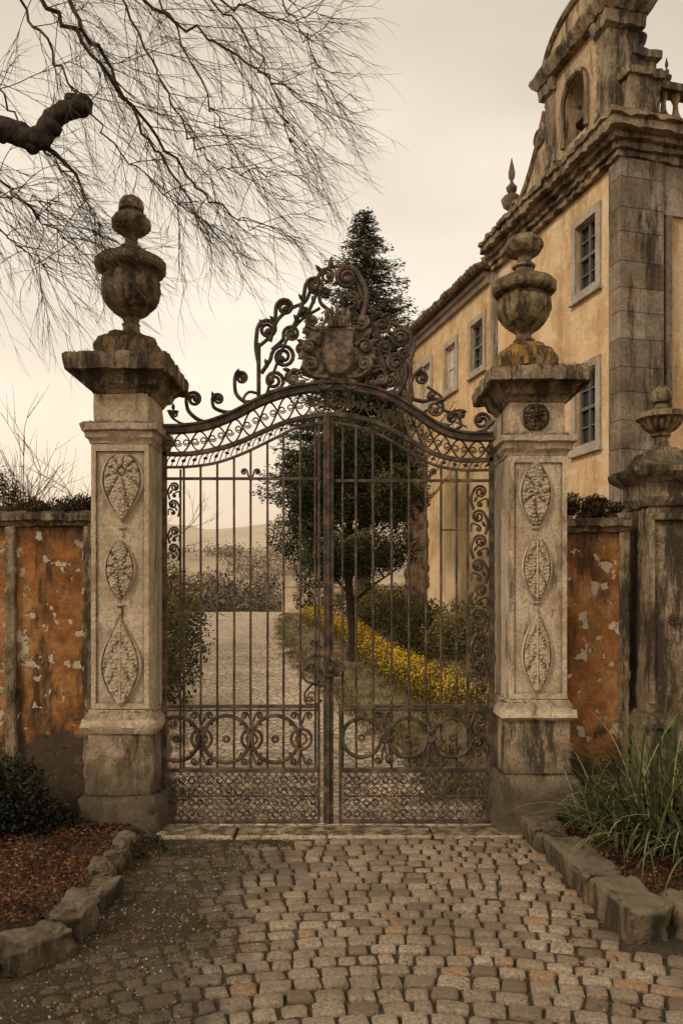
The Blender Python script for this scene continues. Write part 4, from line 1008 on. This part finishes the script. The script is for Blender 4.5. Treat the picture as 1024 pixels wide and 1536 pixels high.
while y<SL+.25:
    b.tube([(-.52+random.uniform(-.03,.03),y,11.12+random.uniform(-.015,.015)),(5,y,13.42)],.085,6); y+=.2
b.add([(0,0.5,11.6),(0,NB,11.6),(5,NB,13.0),(5,0.5,13.0)],[(0,1,2,3)])
make('tiled_roof',b,M['tile'],HE,50)
LE=empty('wall_lamp'); b=B(); c=Vector((5.57,16,0))+Vector((-math.sin(A),math.cos(A),0))*7.6
nv=Vector((-math.cos(A),-math.sin(A),0)); p0=c+Vector((0,0,7.15)); b.tube([p0,p0+nv*.35+Vector((0,0,.12)),p0+nv*.6],.03,6)
b.rock(tuple(p0+nv*.75+Vector((0,0,.02))),(.22,.1,.06),A,.7,0,14,8); make('lamp_arm_and_head',b,M['frame'],LE,50)
# ---------------------------------------------------------------- sky, sun
w=bpy.data.worlds.new('World'); scene.world=w; w.use_nodes=True; nt=w.node_tree; bg=nt.nodes['Background']
sky=N(nt,'ShaderNodeTexSky',sky_type='NISHITA'); sky.sun_disc=False; sky.dust_density=4
tc=N(nt,'ShaderNodeTexCoord'); sx=N(nt,'ShaderNodeSeparateXYZ'); nt.links.new(tc.outputs['Generated'],sx.inputs[0])
g=ramp(nt,sx.outputs['Z'],[(0,(.62,.46,.32)),(.10,(.76,.615,.46)),(.22,(.85,.755,.625)),(.36,(.84,.765,.66)),(.58,(.62,.555,.465)),(1,(.60,.53,.45))])
n1=N(nt,'ShaderNodeTexNoise'); n1.inputs['Scale'].default_value=2.2; n1.inputs['Detail'].default_value=5
mp=N(nt,'ShaderNodeMapping'); mp.inputs['Scale'].default_value=(1,1,2.5); nt.links.new(tc.outputs['Generated'],mp.inputs[0]); nt.links.new(mp.outputs[0],n1.inputs['Vector'])
g=mix(nt,1.0,g,ramp(nt,n1.outputs['Fac'],[(.3,.82),(.7,1.12)]),'MULTIPLY')
g10=mix(nt,1.0,g,(13.0,12.6,11.9),'MULTIPLY')
fin=mix(nt,.95,sky.outputs[0],g10); nt.links.new(fin,bg.inputs['Color']); bg.inputs['Strength'].default_value=.1
sd=bpy.data.lights.new('sun','SUN'); sd.energy=1.5; sd.angle=R(10); sd.color=(1,.86,.68)
so=bpy.data.objects.new('sun',sd); scene.collection.objects.link(so)
az=R(232); el=R(38); dv=Vector((math.sin(az)*math.cos(el),math.cos(az)*math.cos(el),math.sin(el)))
sky.sun_elevation=el; sky.sun_rotation=az
so.rotation_euler=dv.to_track_quat('Z','Y').to_euler()
cam=bpy.data.cameras.new('camera'); co=bpy.data.objects.new('camera',cam); scene.collection.objects.link(co)
co.location=(0,0,CH); co.rotation_euler=(R(90),0,0); cam.lens=28.125; cam.sensor_width=36; cam.shift_y=132/1536; cam.clip_end=6000; cam.clip_start=.05
scene.camera=co
scene.view_settings.view_transform='Standard'; scene.view_settings.look='None'; scene.view_settings.exposure=0
